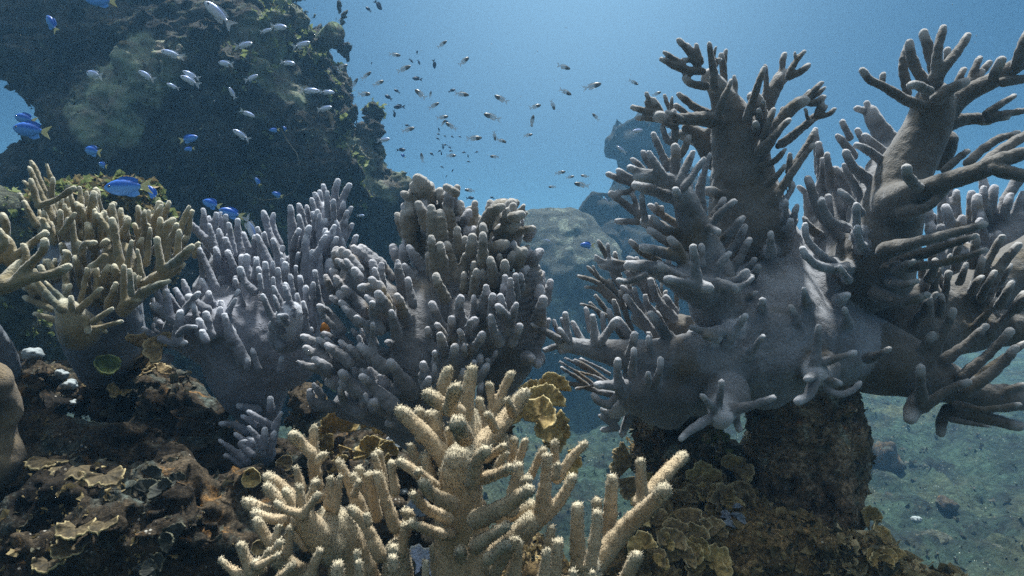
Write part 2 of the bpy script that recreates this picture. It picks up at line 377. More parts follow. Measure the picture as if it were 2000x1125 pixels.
# fish
t = NT('blue_fish'); sp = t.n.new('ShaderNodeSeparateXYZ'); t.l.new(t.tc.outputs['Object'], sp.inputs[0])
c = t.mix(t.ramp(sp.outputs[2], [(0.0, 0.0), (0.06, 1.0)]), (0.08, 0.25, 0.60), (0.012, 0.10, 0.45))
c = t.mix(1.0, c, t.ramp(t.voro(38), [(0.0, 0.75), (0.6, 1.35)]), 'MULTIPLY')
M['fblue'] = t.done(c, 0.4, None, 0.5)
t = NT('yellow_fin'); M['fyel'] = t.done(t.mix(t.noise(20), (0.36, 0.38, 0.20), (0.55, 0.55, 0.38)), 0.5, None, 0.3, trans=0.4, alpha=0.85)
t = NT('silver_fish'); sp = t.n.new('ShaderNodeSeparateXYZ'); t.l.new(t.tc.outputs['Object'], sp.inputs[0])
c = t.mix(t.ramp(sp.outputs[2], [(0.02, 0.0), (0.13, 1.0)]), (0.50, 0.53, 0.60), (0.16, 0.26, 0.55))
c = t.mix(1.0, c, t.ramp(t.voro(30), [(0.0, 0.7), (0.6, 1.3)]), 'MULTIPLY')
M['fsil'] = t.done(c, 0.35, None, 0.6, metal=0.2)
t = NT('clear_fin'); M['fclear'] = t.done((0.55, 0.60, 0.66), 0.4, None, 0.4, alpha=0.45)
t = NT('glassy_fish'); sp = t.n.new('ShaderNodeSeparateXYZ'); t.l.new(t.tc.outputs['Object'], sp.inputs[0])
f_ = t.ramp(sp.outputs[0], [(0.04, 0.0), (0.16, 1.0)])
c = t.mix(f_, (0.42, 0.44, 0.46), (0.045, 0.04, 0.04))
c = t.mix(t.ramp(t.noise(9, 3), [(0.45, 0.0), (0.6, 0.6)]), c, (0.35, 0.33, 0.30))
al = t.math('ADD', t.math('MULTIPLY', f_, 0.5), 0.45)
M['fglass'] = t.done(c, 0.35, None, 0.6, alpha=al)
t = NT('dark_fish'); M['fdark'] = t.done((0.018, 0.05, 0.11), 0.5, None, 0.4)
t = NT('fish_eye'); M['feye'] = t.done((0.008, 0.008, 0.01), 0.15, None, 0.8)
# ------------------------------------------------------------------ coral skeletons, traced limb by limb
RIGHT = '''
P trunk
1490,735,72,2 1490,660,125,1 1490,590,120,9 1480,520,105,15 1462,450,85,9
1400,690,78,0 1560,680,92,-1 1690,680,70,2
1590,600,105,8 1610,540,95,15 1690,520,88,6
1330,770,50,4 1400,760,60,2
1505,490,20,-3 1505,470,9,-7 1505,456,7,-8
1625,515,20,-6 1597,492,12,-10 1575,465,9,-11 1572,440,7,-11
1650,525,20,-8 1605,522,14,-12 1578,503,10,-13 1567,486,8,-13
1675,455,14,-9 1673,425,9,-12 1673,400,8,-13
1682,480,14,-10 1675,460,9,-12 1675,444,8,-13
1655,545,12,-10 1640,522,7,-12
1655,630,18,-8 1650,603,8,-12
1575,590,16,-9 1570,564,7,-12
1488,600,14,-8 1489,586,7,-11
1640,585,16,-10 1655,577,9,-12
1562,640,12,-8 1545,600,8,-9
1535,425,10,-1 1535,400,7,-4 1534,391,6,-4
1550,430,9,-1 1556,402,7,-3
1520,410,12,1 1545,372,8,0 1548,358,6,0
1540,450,14,0 1545,430,8,-4
1465,690,16,-8 1490,657,7,-13
1352,640,8,-12 1385,648,11,-11 1440,640,20,-6
1377,657,8,-13 1400,660,14,-9
1425,665,14,-8 1440,640,10,-10 1455,617,9,-12
P branch
1465,450,88,6 1452,370,66,6 1446,300,54,5 1434,250,46,5 1420,208,32,4 1402,172,23,3 1385,150,19,2
1372,140,13 1345,138,11 1315,127,10 1291,116,7
1335,128,8 1312,112,8 1297,102,6
1345,145,9 1340,142,9
1362,128,11 1347,102,9 1335,89,8 1326,79,7
1366,122,9 1352,102,9 1342,90,7
1370,122,8 1363,102,7 1360,88,6
1355,118,6 1334,117,6
1378,168,13 1352,164,10 1338,153,8
1396,168,15,-2 1392,130,11,-2 1387,100,8 1385,85,6
1392,112,7 1398,93,5
1396,132,7 1402,118,6 1407,117,5
1414,160,12,4 1412,130,10,4 1408,107,7,4
1414,125,6,5 1418,99,6,5
1425,198,12,3 1435,172,9,3 1434,151,6,3
1405,222,16,-3 1413,192,11,-4 1423,172,8 1427,158,6
1492,240,16,0 1480,200,14 1470,190,13
1460,230,20,-1 1472,192,12,-2 1484,155,9,-3 1492,133,7,-3
1494,190,10,2 1497,155,7,2 1494,128,5,2
1480,260,28,3 1498,200,24,3 1520,160,16,3 1533,146,14,3
1526,146,9,3 1529,120,8 1532,106,7
1540,145,10 1554,120,8 1570,101,6
1554,118,5 1552,103,5
1540,150,11 1562,141,8 1578,129,7
1489,214,9,-1 1490,198,6,-4
1483,228,10,-1 1482,214,6,-4
1477,252,12,-1 1476,240,7,-4
1492,290,22,0 1520,242,18,-1 1550,208,14,-2 1572,196,13
1570,198,12 1588,178,9 1605,162,6
1585,190,8,1 1600,180,7 1610,171,5
1580,202,9 1596,200,9 1609,190,7
1567,195,8,2 1582,177,6,2
1528,280,14,3 1560,256,11,3 1590,230,10,2 1600,227,9
1600,228,9 1618,224,7 1630,213,5
1594,226,8 1606,200,7
1603,222,5 1614,208,5
1578,232,6 1573,213,5
1520,285,10,1 1555,257,8,1 1585,234,6,1
1492,275,12,-2 1500,242,9,-3 1511,214,7,-3
1520,238,6,3 1528,212,5,3
1482,296,16,-3 1510,267,12,-4 1530,246,9,-4 1541,235,7,-4
1490,325,15,0 1515,313,8,-1 1534,292,6,-1
1540,335,9,1 1543,302,7,1
1500,360,14,-2 1520,340,8,-3 1533,323,6,-3
1508,395,18,0 1540,347,12,0 1565,312,9,0 1588,284,7,0
1545,335,16,6 1575,288,12,6 1590,258,6,6
1440,402,30,3 1400,378,13,2 1380,372,11,2
P branch
1400,235,24,2 1360,232,16,1 1320,233,13,0 1288,228,14,-1
1286,222,11 1260,217,9 1236,210,7
1282,232,10 1262,231,7 1244,231,6
1276,220,9 1268,198,7 1263,182,6
1291,222,9 1283,206,8 1277,195,7
1266,212,5 1259,198,4
1330,232,10,-2 1315,226,8,-3 1304,219,7,-3
1311,220,7,3 1303,202,6,3 1298,187,6,3
1312,218,6,2 1312,191,5,2
1345,226,8,3 1330,213,8,3 1319,206,6,3
1388,226,14,5 1360,211,11,5 1340,196,9,5 1326,184,7,5
1320,250,9,-1 1300,240,7 1290,234,6
1340,250,12,10 1380,280,26,12 1400,310,30,12
1330,262,12,12 1352,270,16,12
1385,255,9,10 1392,265,9,10 1396,275,8,10
P branch
1400,600,60,-3 1375,500,44,-5 1348,420,32,-6 1328,365,22,-7
1330,362,20,-8 1300,356,16,-9 1270,347,13,-9 1245,345,12
1312,385,20,-6 1275,372,15,-6 1242,362,12,-6
1245,360,11 1215,352,10 1188,341,8
1240,352,8 1222,342,8 1208,333,7
1240,368,9 1222,376,7 1207,375,6
1248,350,8 1226,346,6
1330,358,20,-9 1295,346,15,-9 1262,338,11,-9 1235,330,9 1230,327,8
1258,334,8 1246,320,7 1235,312,6
1294,342,14,-10 1280,320,12,-10 1267,299,8,-10
1276,330,9,-6 1262,312,8,-6 1256,297,7,-6
1305,327,12,-7 1290,296,10,-7 1277,263,8,-7
1318,342,17,-8 1320,300,12,-8 1318,285,10
1316,282,10 1301,270,8 1294,248,7
1318,275,10 1319,242,10 1316,218,7
1326,306,12 1338,288,9 1345,268,8
1326,357,14,-10 1342,322,12,-10 1353,299,8,-10
1336,366,13,-11 1358,335,10,-11 1374,311,8,-11
1368,410,24,-5 1368,365,14,-5 1380,322,9,-5 1386,301,6,-5
1325,388,13,-10 1319,371,9,-13
1350,390,8,-3 1349,360,6,-3
1385,432,10,-5 1400,410,9 1413,390,8
1380,447,14,-6 1410,412,9,-7 1434,394,8,-7
1385,446,13,-9 1403,453,8,-10
1410,472,14,-4 1430,448,10,-5 1450,426,8,-5
1415,502,14,-4 1440,475,10,-4 1455,443,8,-4
1425,532,14,-5 1447,500,11,-6 1463,469,8,-6
1395,547,13,-8 1405,517,10,-9 1424,495,8,-9
1410,552,15,-8 1440,547,10,-9 1458,531,9,-10
1445,562,9,-10 1468,540,7,-10
1430,562,10,-11 1455,556,8,-11 1470,543,7,-11
1400,552,20,-10 1430,562,12,-11 1440,567,9,-11
1455,532,10,-3 1473,507,7,-4
1470,548,10,-3 1481,521,8,-5
1455,582,12,-5 1477,571,6,-6
P branch
1360,500,34,-3 1290,446,20,-4 1262,432,15
1255,425,13 1225,402,10 1193,378,8
1255,432,11 1230,433,8 1204,432,8
1246,422,10 1240,392,8 1235,379,6
1260,428,12,-6 1255,402,9,-6 1253,383,7,-6
1335,445,14,2 1300,425,10,2 1270,402,8,2
1292,420,6 1281,398,5
1295,418,5 1293,405,5
1325,457,15,-5 1295,445,11,-6 1276,425,9,-6
1330,484,17,-6 1295,468,11,-8 1268,449,8,-8
1340,530,24,-9 1328,492,13,-10 1310,467,10,-11
1335,503,20,-9 1290,492,14,-11 1256,484,11,-12
1285,512,15,-4 1252,490,11,-4 1232,472,8,-4
1370,570,40,-8 1300,536,22,-10 1260,521,15,-11 1228,518,13
1228,520,12 1197,525,9 1171,517,7
1222,516,8 1190,508,7
1260,537,12,-12 1230,549,9 1208,548,7
1252,513,9,-9 1228,504,7
1325,527,10,-8 1285,512,6
1335,543,12,-12 1290,519,9,-12
1368,558,18,-14 1330,551,12,-15 1304,545,10,-16
1362,556,18,-14 1357,516,13,-15 1354,483,10,-16
1372,518,9,-10 1370,481,8,-10
1365,556,18,-13 1382,562,14,-15
P branch
1700,530,88,2 1735,430,62,0 1765,340,52,0 1812,245,45,-1 1825,190,36,-2
1800,208,20,-4 1760,190,14,-5 1728,170,12 1700,156,9 1684,137,9
1722,165,8 1725,146,7
1822,182,18,-3 1795,142,14 1780,110,12 1777,84,10
1772,182,12,1 1765,130,11,1 1772,92,10,1
1825,142,14,2 1815,100,13,2 1804,64,11,2
1830,162,18,-5 1830,110,13,-6 1836,75,11,-6 1843,53,8,-6
1825,152,20,-5 1850,125,13,-6 1875,95,11,-6 1890,70,9,-6
1850,130,9,3 1850,98,8,3
1815,178,14,-7 1790,166,11,-9 1778,168,9,-9
1830,192,22,-6 1860,172,14,-7 1885,160,11,-7
1870,160,10 1882,136,8
1890,160,9 1905,132,8 1914,113,7
1885,162,11 1905,155,10 1918,141,9
1900,160,10,2 1932,123,8,2
1830,225,36,0 1880,187,22,-2 1930,162,19,-4 1980,131,17,-6 2050,95,16,-8
1940,150,12,-6 1955,119,11,-8
1985,130,14,-8 2000,85,14,-10 2010,60,10
1960,160,14,-6 2030,150,10
1840,247,30,2 1890,232,16,2 1930,235,12,2
1925,222,10 1950,206,9 1980,188,7
1930,230,10 1965,222,9 2040,210,8
1930,236,9 1965,229,8
1850,275,24,6 1835,310,28,7
P branch
1750,400,50,-4 1800,372,26,-10 1860,351,22,-13 1910,335,20,-15 1960,311,18,-17 2040,290,14,-18
1792,367,18,-12 1775,347,12,-15 1770,328,11,-17
1910,330,14,-14 1960,290,12,-14 2040,245,12,-14
1890,318,12,-10 1940,276,10,-10 1985,261,9,-10
1845,332,12,-6 1870,310,10,-6 1890,295,7,-6
1940,330,14,-17 1990,342,16,-18 2060,352,14,-18
1765,415,28,-8 1810,406,13,-12 1830,386,11,-12 1847,376,8,-12
1730,490,34,-8 1800,471,16,-14 1860,456,13,-16 1922,438,9,-17
1750,512,22,-6 1830,486,14,-12 1904,461,8,-14
1735,524,26,-6 1800,521,13,-12 1870,506,10,-14 1925,488,8,-15
1850,512,7 1856,498,5
1748,528,15,-8 1785,510,8,-14
1738,550,20,-6 1765,556,10,-11 1790,549,8,-13
1710,575,28,-4 1770,590,12,-10 1810,576,9,-12
P branch
1690,420,40,4 1720,330,30,8 1740,290,26,12 1712,243,19,12 1700,218,15,12
1700,220,9,12 1674,212,8,12
1697,218,8,12 1692,202,7,12
1660,268,11,9 1646,238,7,9
1668,305,14,8 1645,276,10,8 1636,266,7,8
1735,305,14,4 1700,276,10,4 1689,265,8,4
1735,325,18,2 1700,297,12,0 1673,283,8,0
1690,285,14,9 1675,254,7,9
1700,355,22,2 1670,330,14,0 1655,306,11 1651,296,8
1655,445,18,-2 1620,432,14,-6 1606,400,10,-8 1605,388,8
1640,460,26,2 1600,412,16,1 1585,370,12,0 1578,349,9
1680,415,16,-4 1655,387,10,-6 1641,374,8,-6
1660,400,20,8 1645,350,12,6 1632,330,8,6
1680,380,16,3 1660,345,10,3 1648,322,6,3
1630,440,56,14 1615,490,60,12 1660,350,36,14
1605,380,20,10 1605,330,13,10 1598,282,9,10
1600,335,16,12 1592,254,7,12
1580,420,20,13 1575,380,9,13 1560,365,6,13
1600,460,20,8 1578,440,10,6 1570,425,6,6
1620,420,14,3 1617,385,8,2
P branch
1420,700,70,-3 1330,702,50,-6 1250,696,36,-7 1190,688,29,-7 1145,680,20,-7 1095,670,15,-8
1095,665,12,-9 1070,650,9 1040,634,7
1092,674,9 1064,684,7
1108,682,10 1096,686,8
1102,665,9,-6 1086,640,8 1082,626,6
1108,652,6 1096,623,5
1112,665,11,-9 1107,640,9 1104,613,7
1108,665,8,-10 1093,643,7,-10
1138,668,11,-6 1119,631,7,-6
1165,672,14,-8 1160,640,10 1157,618,8,-9
1152,645,9,-5 1145,603,7,-5
1180,650,9,-3 1176,612,6,-3
1172,670,12,-9 1190,645,10 1203,626,9,-10
1245,675,13,-4 1222,645,10,-4 1207,624,8,-4
1197,640,8,-2 1189,606,7,-2
1226,705,14,-9 1236,670,10,-11 1239,653,9,-12
1235,730,15,-12 1238,700,9,-14 1239,683,8,-14
1273,710,15,-8 1270,678,9,-10 1267,659,8,-10
1272,660,6,-4 1266,651,6,-4
1215,772,22,-12 1206,730,12,-14 1207,704,9,-15
1280,752,15,-10 1288,725,9,-13 1290,701,8,-13
1266,752,11,-12 1266,729,7,-14
1222,752,22,-12 1187,752,12,-14 1164,752,9,-15
1310,665,22,-6 1290,640,14,-8 1272,613,10,-9
1280,660,20,-2 1247,612,12,-3 1223,580,8,-4
1285,630,12,2 1264,597,8,1 1260,578,7,1
1315,620,18,2 1282,582,12,2 1270,547,8,2
1250,760,50,-7 1320,760,55,-4
1188,792,12,-9 1170,784,9 1158,772,7,-9
1190,792,12,-9 1206,770,8,-9 1215,755,6,-9
1255,797,12,-9 1240,787,9 1232,776,7
1255,797,11,-9 1268,786,8 1278,771,6
1300,785,60,-2 1240,782,30,-5 1200,802,20,-5
1205,817,12,-5 1190,813,8 1174,798,5
1200,829,10,-5 1186,822,7 1172,812,5
1205,836,9,-5 1177,840,6
1230,810,16,-4 1215,850,8,-4
P branch
1420,770,50,-8 1408,815,28,-14
1403,795,14,-14 1407,768,9,-16 1410,746,8,-17
1400,802,16,-14 1385,787,10,-16 1371,772,8,-17
1395,812,16,-14 1355,836,12,-16 1329,857,8,-17
1430,800,20,-14 1470,791,12,-15 1511,777,8,-16
1430,800,18,-12 1444,838,9,-12
P branch
1250,780,24,6 1190,770,12,5 1140,755,9,4 1090,745,5,4
1195,768,7,4 1165,765,7,4 1130,740,6 1097,718,5
1165,755,6,5 1128,728,5 1094,707,4
1180,745,6,8 1140,718,5 1104,700,4
1190,745,6,8 1150,718,5 1122,702,4
1195,755,6,6 1160,735,5 1126,727,4
1190,730,6,10 1165,716,5 1134,701,4
1215,765,9,2 1185,750,6 1125,760,4
1110,750,4,4 1075,752,4
P branch
1360,660,44,10 1300,640,34,10 1250,620,22,10
1270,640,14,10 1230,580,12,10 1195,520,9 1180,492,7 1169,471,5
1190,505,6 1187,477,5
1212,545,7,10 1201,494,5
1212,530,6 1162,499,4
1212,540,6 1162,506,5
1245,610,14,9 1195,563,9 1162,536,7 1148,521,5
1170,543,5 1158,520,4
1215,600,9,8 1170,554,7 1129,539,5
1205,600,8,8 1170,566,6 1144,561,5
1220,660,14,6 1183,605,8 1163,577,5
1185,618,7 1158,601,5 1135,594,4
1212,640,12,4 1203,602,8 1199,587,6
1180,625,7,6 1153,592,5
1222,610,9,9 1190,547,5
1310,640,18,8 1285,580,12,8 1268,535,7
1255,630,12,8 1240,585,8 1226,552,5
1235,650,12,8 1218,600,8 1212,570,5
1300,620,10,12 1300,570,6
1320,610,10,12 1322,565,6
1290,600,9,14 1292,555,5
P branch
1680,690,85,2 1760,715,62,-2 1850,748,42,-4 1930,777,32,-5 2030,772,30,-6
1792,785,30,-6 1782,805,20,-8 1778,818,14,-9
1803,795,24,-8 1798,752,12,-11 1797,718,10,-12
1812,790,20,-9 1850,762,11,-11 1891,746,9,-12
1770,725,24,-4 1800,682,12,-6 1822,653,9,-7
1805,720,24,-6 1838,662,14,-7 1861,606,9,-8
1840,706,22,-6 1888,672,12,-7 1924,638,9,-8
1880,735,20,-8 1930,692,14,-9 1974,646,9,-10
1885,765,20,-10 1945,722,14,-11 1984,680,10,-12
1925,792,14,-6 1968,762,9,-7 2000,752,8
1870,790,14,-8 1920,800,8,-12 1990,790,8
1695,700,22,-8 1720,690,9,-11 1737,681,7,-12
1850,800,18,-3 1838,825,13,-3 1838,845,10,-3
1870,805,24,-4 1990,832,13,-6
1860,820,9,-6 1930,833,6,-7
1900,745,20,0 1960,700,10,-1 2000,670,8
P branch
1600,720,44,-8 1592,732,26,-12
1590,735,22,-12 1595,682,14,-13 1598,637,8,-14
1600,708,18,-12 1640,698,9,-14 1667,689,8,-14
1590,732,16,-14 1575,741,9,-17
1592,742,16,-14 1580,770,12,-15 1558,784,10,-17
1602,732,16,-12 1620,743,9,-13 1640,748,8,-13
1597,747,14,-12 1635,770,10,-13 1665,762,9 1680,748,7,-13
P branch
1720,600,70,10 1820,600,58,12 1920,565,50,14 2040,500,60,16
1740,650,60,8 1850,650,50,10 1950,640,40,10 2040,650,40,10
1840,605,16,6 1847,566,9,4 1853,533,8,3
1780,645,18,4 1805,602,10,2 1829,574,7,1
1842,560,10,5 1835,536,6,5
1925,565,24,6 1960,512,13,5 1989,479,9,4
1910,545,16,7 1940,492,9,6 1957,463,8,5
1900,640,16,6 1930,610,8,4 1945,585,7
1930,650,14,6 1975,610,9,4 2005,570,7
'''
BACK = '''
P trunk
1990,590,80,0 1930,540,60,2 1860,520,44,0
1960,480,40,0 1990,440,30,0
P branch
1820,485,14,0 1815,430,10 1813,408,8
1842,480,14,2 1840,400,10 1843,372,8
1865,470,12,0 1868,400,9 1868,375,7
1895,470,16,2 1896,410,11 1897,378,8
1850,460,10,-2 1853,420,8
1880,450,9,-2 1879,425,8
1925,470,14,2 1925,400,11 1920,350,9
1950,450,16,0 1965,390,12 1995,340,11
1985,420,16,0 2000,380,10
1838,450,8,-3 1838,443,8
1905,450,10,-4 1915,430,7
'''
LOBED = '''
P trunk
840,800,60,0 815,700,54,-5 822,620,54,-2 850,555,58,5
960,640,66,3 880,640,60,2 900,720,50,2
960,780,34,8 990,700,58,6
P lobe
872,520,45,6 842,440,36,8 836,400,26,8 830,385,20
830,400,17,6 815,376,14,4 807,363,10,3
838,388,16,5 828,362,15,4 817,351,13,3
842,392,12,6 839,364,11,5
870,400,15,6 863,386,12,5 859,375,10
872,412,18,7 885,382,12,7 893,367,8,6
890,377,10 872,366,9
886,388,9,7 878,381,7
815,402,16,4 798,386,11,3 788,379,8
812,417,14,4 797,397,9,3
800,385,9,6 803,372,6
832,440,18,2 823,412,12,1 818,399,9
806,445,18,4 800,422,12,3 800,408,9
806,490,28,5 792,440,15,4 790,417,9,3
790,455,18,6 780,432,9,5 777,421,8
845,485,18,0 843,440,13,-1 843,406,9
865,485,20,0 862,440,14,-1 859,414,8
885,475,18,4 880,430,14,3 871,402,9
895,485,18,6 896,430,15,6 897,399,11,6
915,475,17,8 918,430,14,8 917,410,9
925,445,12,8 928,397,8,8
905,425,9,8 899,398,7
940,480,18,8 938,430,10,8
P lobe
935,570,56,8 962,490,50,6 985,445,40,5 982,412,28,5
942,460,26,-1 955,422,20,-3 972,408,12,-4 982,404,8,-4
957,415,15,6 957,396,8,6
970,410,12,6 971,397,8,6
985,410,12,4 983,394,7
992,422,20,2 999,399,13,1
1000,405,12,2 1008,397,9
998,418,12,-2 1002,402,8,-3
1012,418,10 1024,401,5
1015,424,9 1027,416,6
1000,424,13,-4 1018,420,10
985,428,14,-3 992,412,9
978,455,24,-2 1010,438,10,-3
990,462,24,0 1020,449,11,-1 1043,446,6
960,488,26,-3 988,476,10,-5
1015,492,14,0 1030,483,7
1005,510,16,-3 1011,489,8
1012,520,14,-3 1025,489,7
990,520,14,-4 1000,496,7
945,505,14,-2 945,462,9,-5 943,442,8
945,515,22,-6 943,482,11,-8 943,459,8
920,495,18,-4 923,463,10,-5
908,485,9,-1 908,466,7
895,505,14,-1 893,472,11 893,449,8
850,545,16,-4 845,492,11,-5 842,465,7
868,548,21,-3 863,502,14,-5 861,478,8
890,540,18,-3 880,497,11 873,476,7
900,525,12,-1 892,481,8
840,535,10,-2 836,497,6
905,545,15,-3 908,506,10 919,493,8,-4
925,565,13,-5 925,514,7,-7
925,575,14,-6 930,530,8,-9
945,575,12,-5 943,531,7,-7
905,565,11,-5 907,536,7
965,550,20,-6 960,521,12,-8 958,507,8
985,545,15,-6 986,514,9,-8
976,515,8,-4 976,499,6,-5
870,585,18,-6 858,557,11,-8 852,539,8
P lobe
1000,650,58,4 1020,580,44,2 1035,535,26,1 1030,517,15
1055,575,16,2 1060,534,7
1064,590,15,1 1075,551,8
1052,605,22,-1 1055,564,10,-2
1050,635,26,-3 1060,584,10,-5
990,575,14,-8 987,541,7,-9
998,595,18,-9 997,546,7,-11
1008,580,14,-6 1007,538,7,-8
1018,565,12,-5 1016,536,6,-6
1060,650,12,2 1072,625,6
1040,690,22,2 1060,660,8 1062,640,5
1050,700,24,2 1050,712,9,-2
1030,700,24,-2 1040,700,8,-6
P lobe
945,630,36,-5 950,600,18,-9 950,580,12,-11 950,561,8,-12
905,645,24,-9 897,602,12,-11 900,582,8,-12
925,630,13,-8 925,602,8,-10 925,579,6
960,625,14,-11 962,577,7,-13
985,625,16,-11 978,579,8,-13
980,595,14,-8 984,559,7,-9
990,618,11,-13 973,599,8,-15
990,645,18,-11 1009,594,7,-13
975,668,18,-11 963,642,12,-13 959,618,8,-14
1000,668,15,-10 1014,638,8,-12
P lobe
872,665,24,-7 855,622,13,-9 844,594,8,-10
886,668,13,-10 884,646,9 882,622,7,-12
872,665,10,-11 862,645,7 852,634,6,-12
915,658,12,-11 917,631,8,-13 928,623,7
925,642,7,-10 932,624,6,-10
850,685,16,-9 838,665,9 835,643,7,-10
868,692,15,-11 863,667,11,-13 859,653,8,-14
905,668,10,-12 898,647,7,-13
915,692,18,-10 935,667,10,-13 942,653,8,-14
885,702,14,-12 888,677,8,-14
907,692,9,-12 907,674,6,-13
850,718,12,-11 849,688,6,-14
835,748,26,-11 829,726,13,-12 827,711,9,-13
850,742,10,-12 848,715,6,-13
830,757,13,-13 838,738,7,-14
930,728,14,-10 938,697,8,-12
923,727,10,-12 926,707,6,-13
935,742,14,-9 958,707,7,-10 969,687,5
942,732,10 952,703,6,-11
933,742,13,-12 951,714,7,-13
900,745,12,-12 905,723,7
938,765,9,-12 940,750,6
890,700,40,-5 870,750,40,-6
P lobe
745,600,55,0 702,560,42,-1 695,520,28
690,532,13,-2 663,495,8
690,522,15,-4 668,489,9
740,525,17,-2 712,502,12,-3 691,486,9,-4
745,517,15,-2 725,501,12 706,483,9,-3
700,527,15,-6 678,494,8
695,537,11,-8 676,509,7
702,542,15,-9 693,528,8
677,522,11,-5 659,509,7
732,548,15,-4 728,513,8
737,558,14,-7 732,526,7
746,562,14,-4 745,516,7
767,542,11,0 743,508,7
787,575,17,-4 780,537,11,-6 777,511,7
815,562,14,-2 800,532,9 790,518,6
806,595,14,-7 797,546,7
755,590,20,-9 727,547,9,-11
748,568,12,-11 742,553,7
758,604,18,-11 739,574,9,-13
722,562,13,-10 704,562,8
712,605,24,-6 690,580,12 673,564,8,-8
737,603,16,-12 717,580,7
678,578,13,-4 657,543,8
682,605,14,-6 662,573,7
668,592,12,-5 648,581,7
697,625,15,-8 667,591,7
702,630,18,-10 672,601,7
732,645,16,-10 697,620,7,-12
742,645,20,-11 729,617,11 727,593,7,-14
775,655,19,-10 764,609,7,-13
792,625,24,-8 776,578,8,-11
665,645,18,-6 640,612,12 623,598,7,-9
650,638,9,-8 624,606,5
P lobe
800,540,28,4 776,502,14,3 769,483,9
790,510,12,2 785,482,8,2
835,535,24,0 810,502,13,-1 799,483,8
790,500,10,4 789,472,6
P lobe
770,740,60,2 705,722,50,-2 655,722,34,-4
642,695,16,-8 612,668,10 593,658,8
655,668,10,-5 633,651,7
685,675,12,-6 652,645,6
655,683,12,-9 622,663,7
668,692,12,-7 638,663,6
682,708,17,-11 655,687,12 639,674,8
642,708,16,-9 613,691,12 598,680,8
640,718,14,-11 615,702,8
642,728,17,-8 606,718,9 582,706,5
592,714,7,-8 615,718,8
692,695,13,-10 665,668,7
702,695,13,-11 682,677,6
712,695,13,-9 701,657,6
708,670,9,-6 688,644,6
728,672,16,-9 714,639,7
714,670,10,-8 706,644,6
729,695,16,-12 728,662,9 728,634,6,-14
750,718,22,-12 722,692,13 704,677,9
805,712,20,-6 776,677,10 757,669,7,-9
P lobe
802,765,32,-8 776,727,14,-11 764,708,9,-13
722,775,24,-10 686,747,13 667,728,9,-12
712,760,16,-9 693,722,7
744,765,18,-10 707,723,7
760,765,17,-9 722,722,7
765,790,28,-12 731,758,15 708,737,9,-14
770,765,16,-10 745,736,9
665,755,16,-6 644,743,12,-7
695,770,14,-9 666,746,7
645,795,22,-3 613,787,12 605,764,7
630,775,12,-3 613,751,5
705,805,26,-6 673,787,14 665,761,7,-9
708,790,8,-10 704,768,5
728,800,11,-12 714,771,6
795,820,26,-10 751,802,17 729,784,9,-13
805,832,20,-6 758,827,8
820,840,50,2 760,800,44,0 680,792,32,2
'''
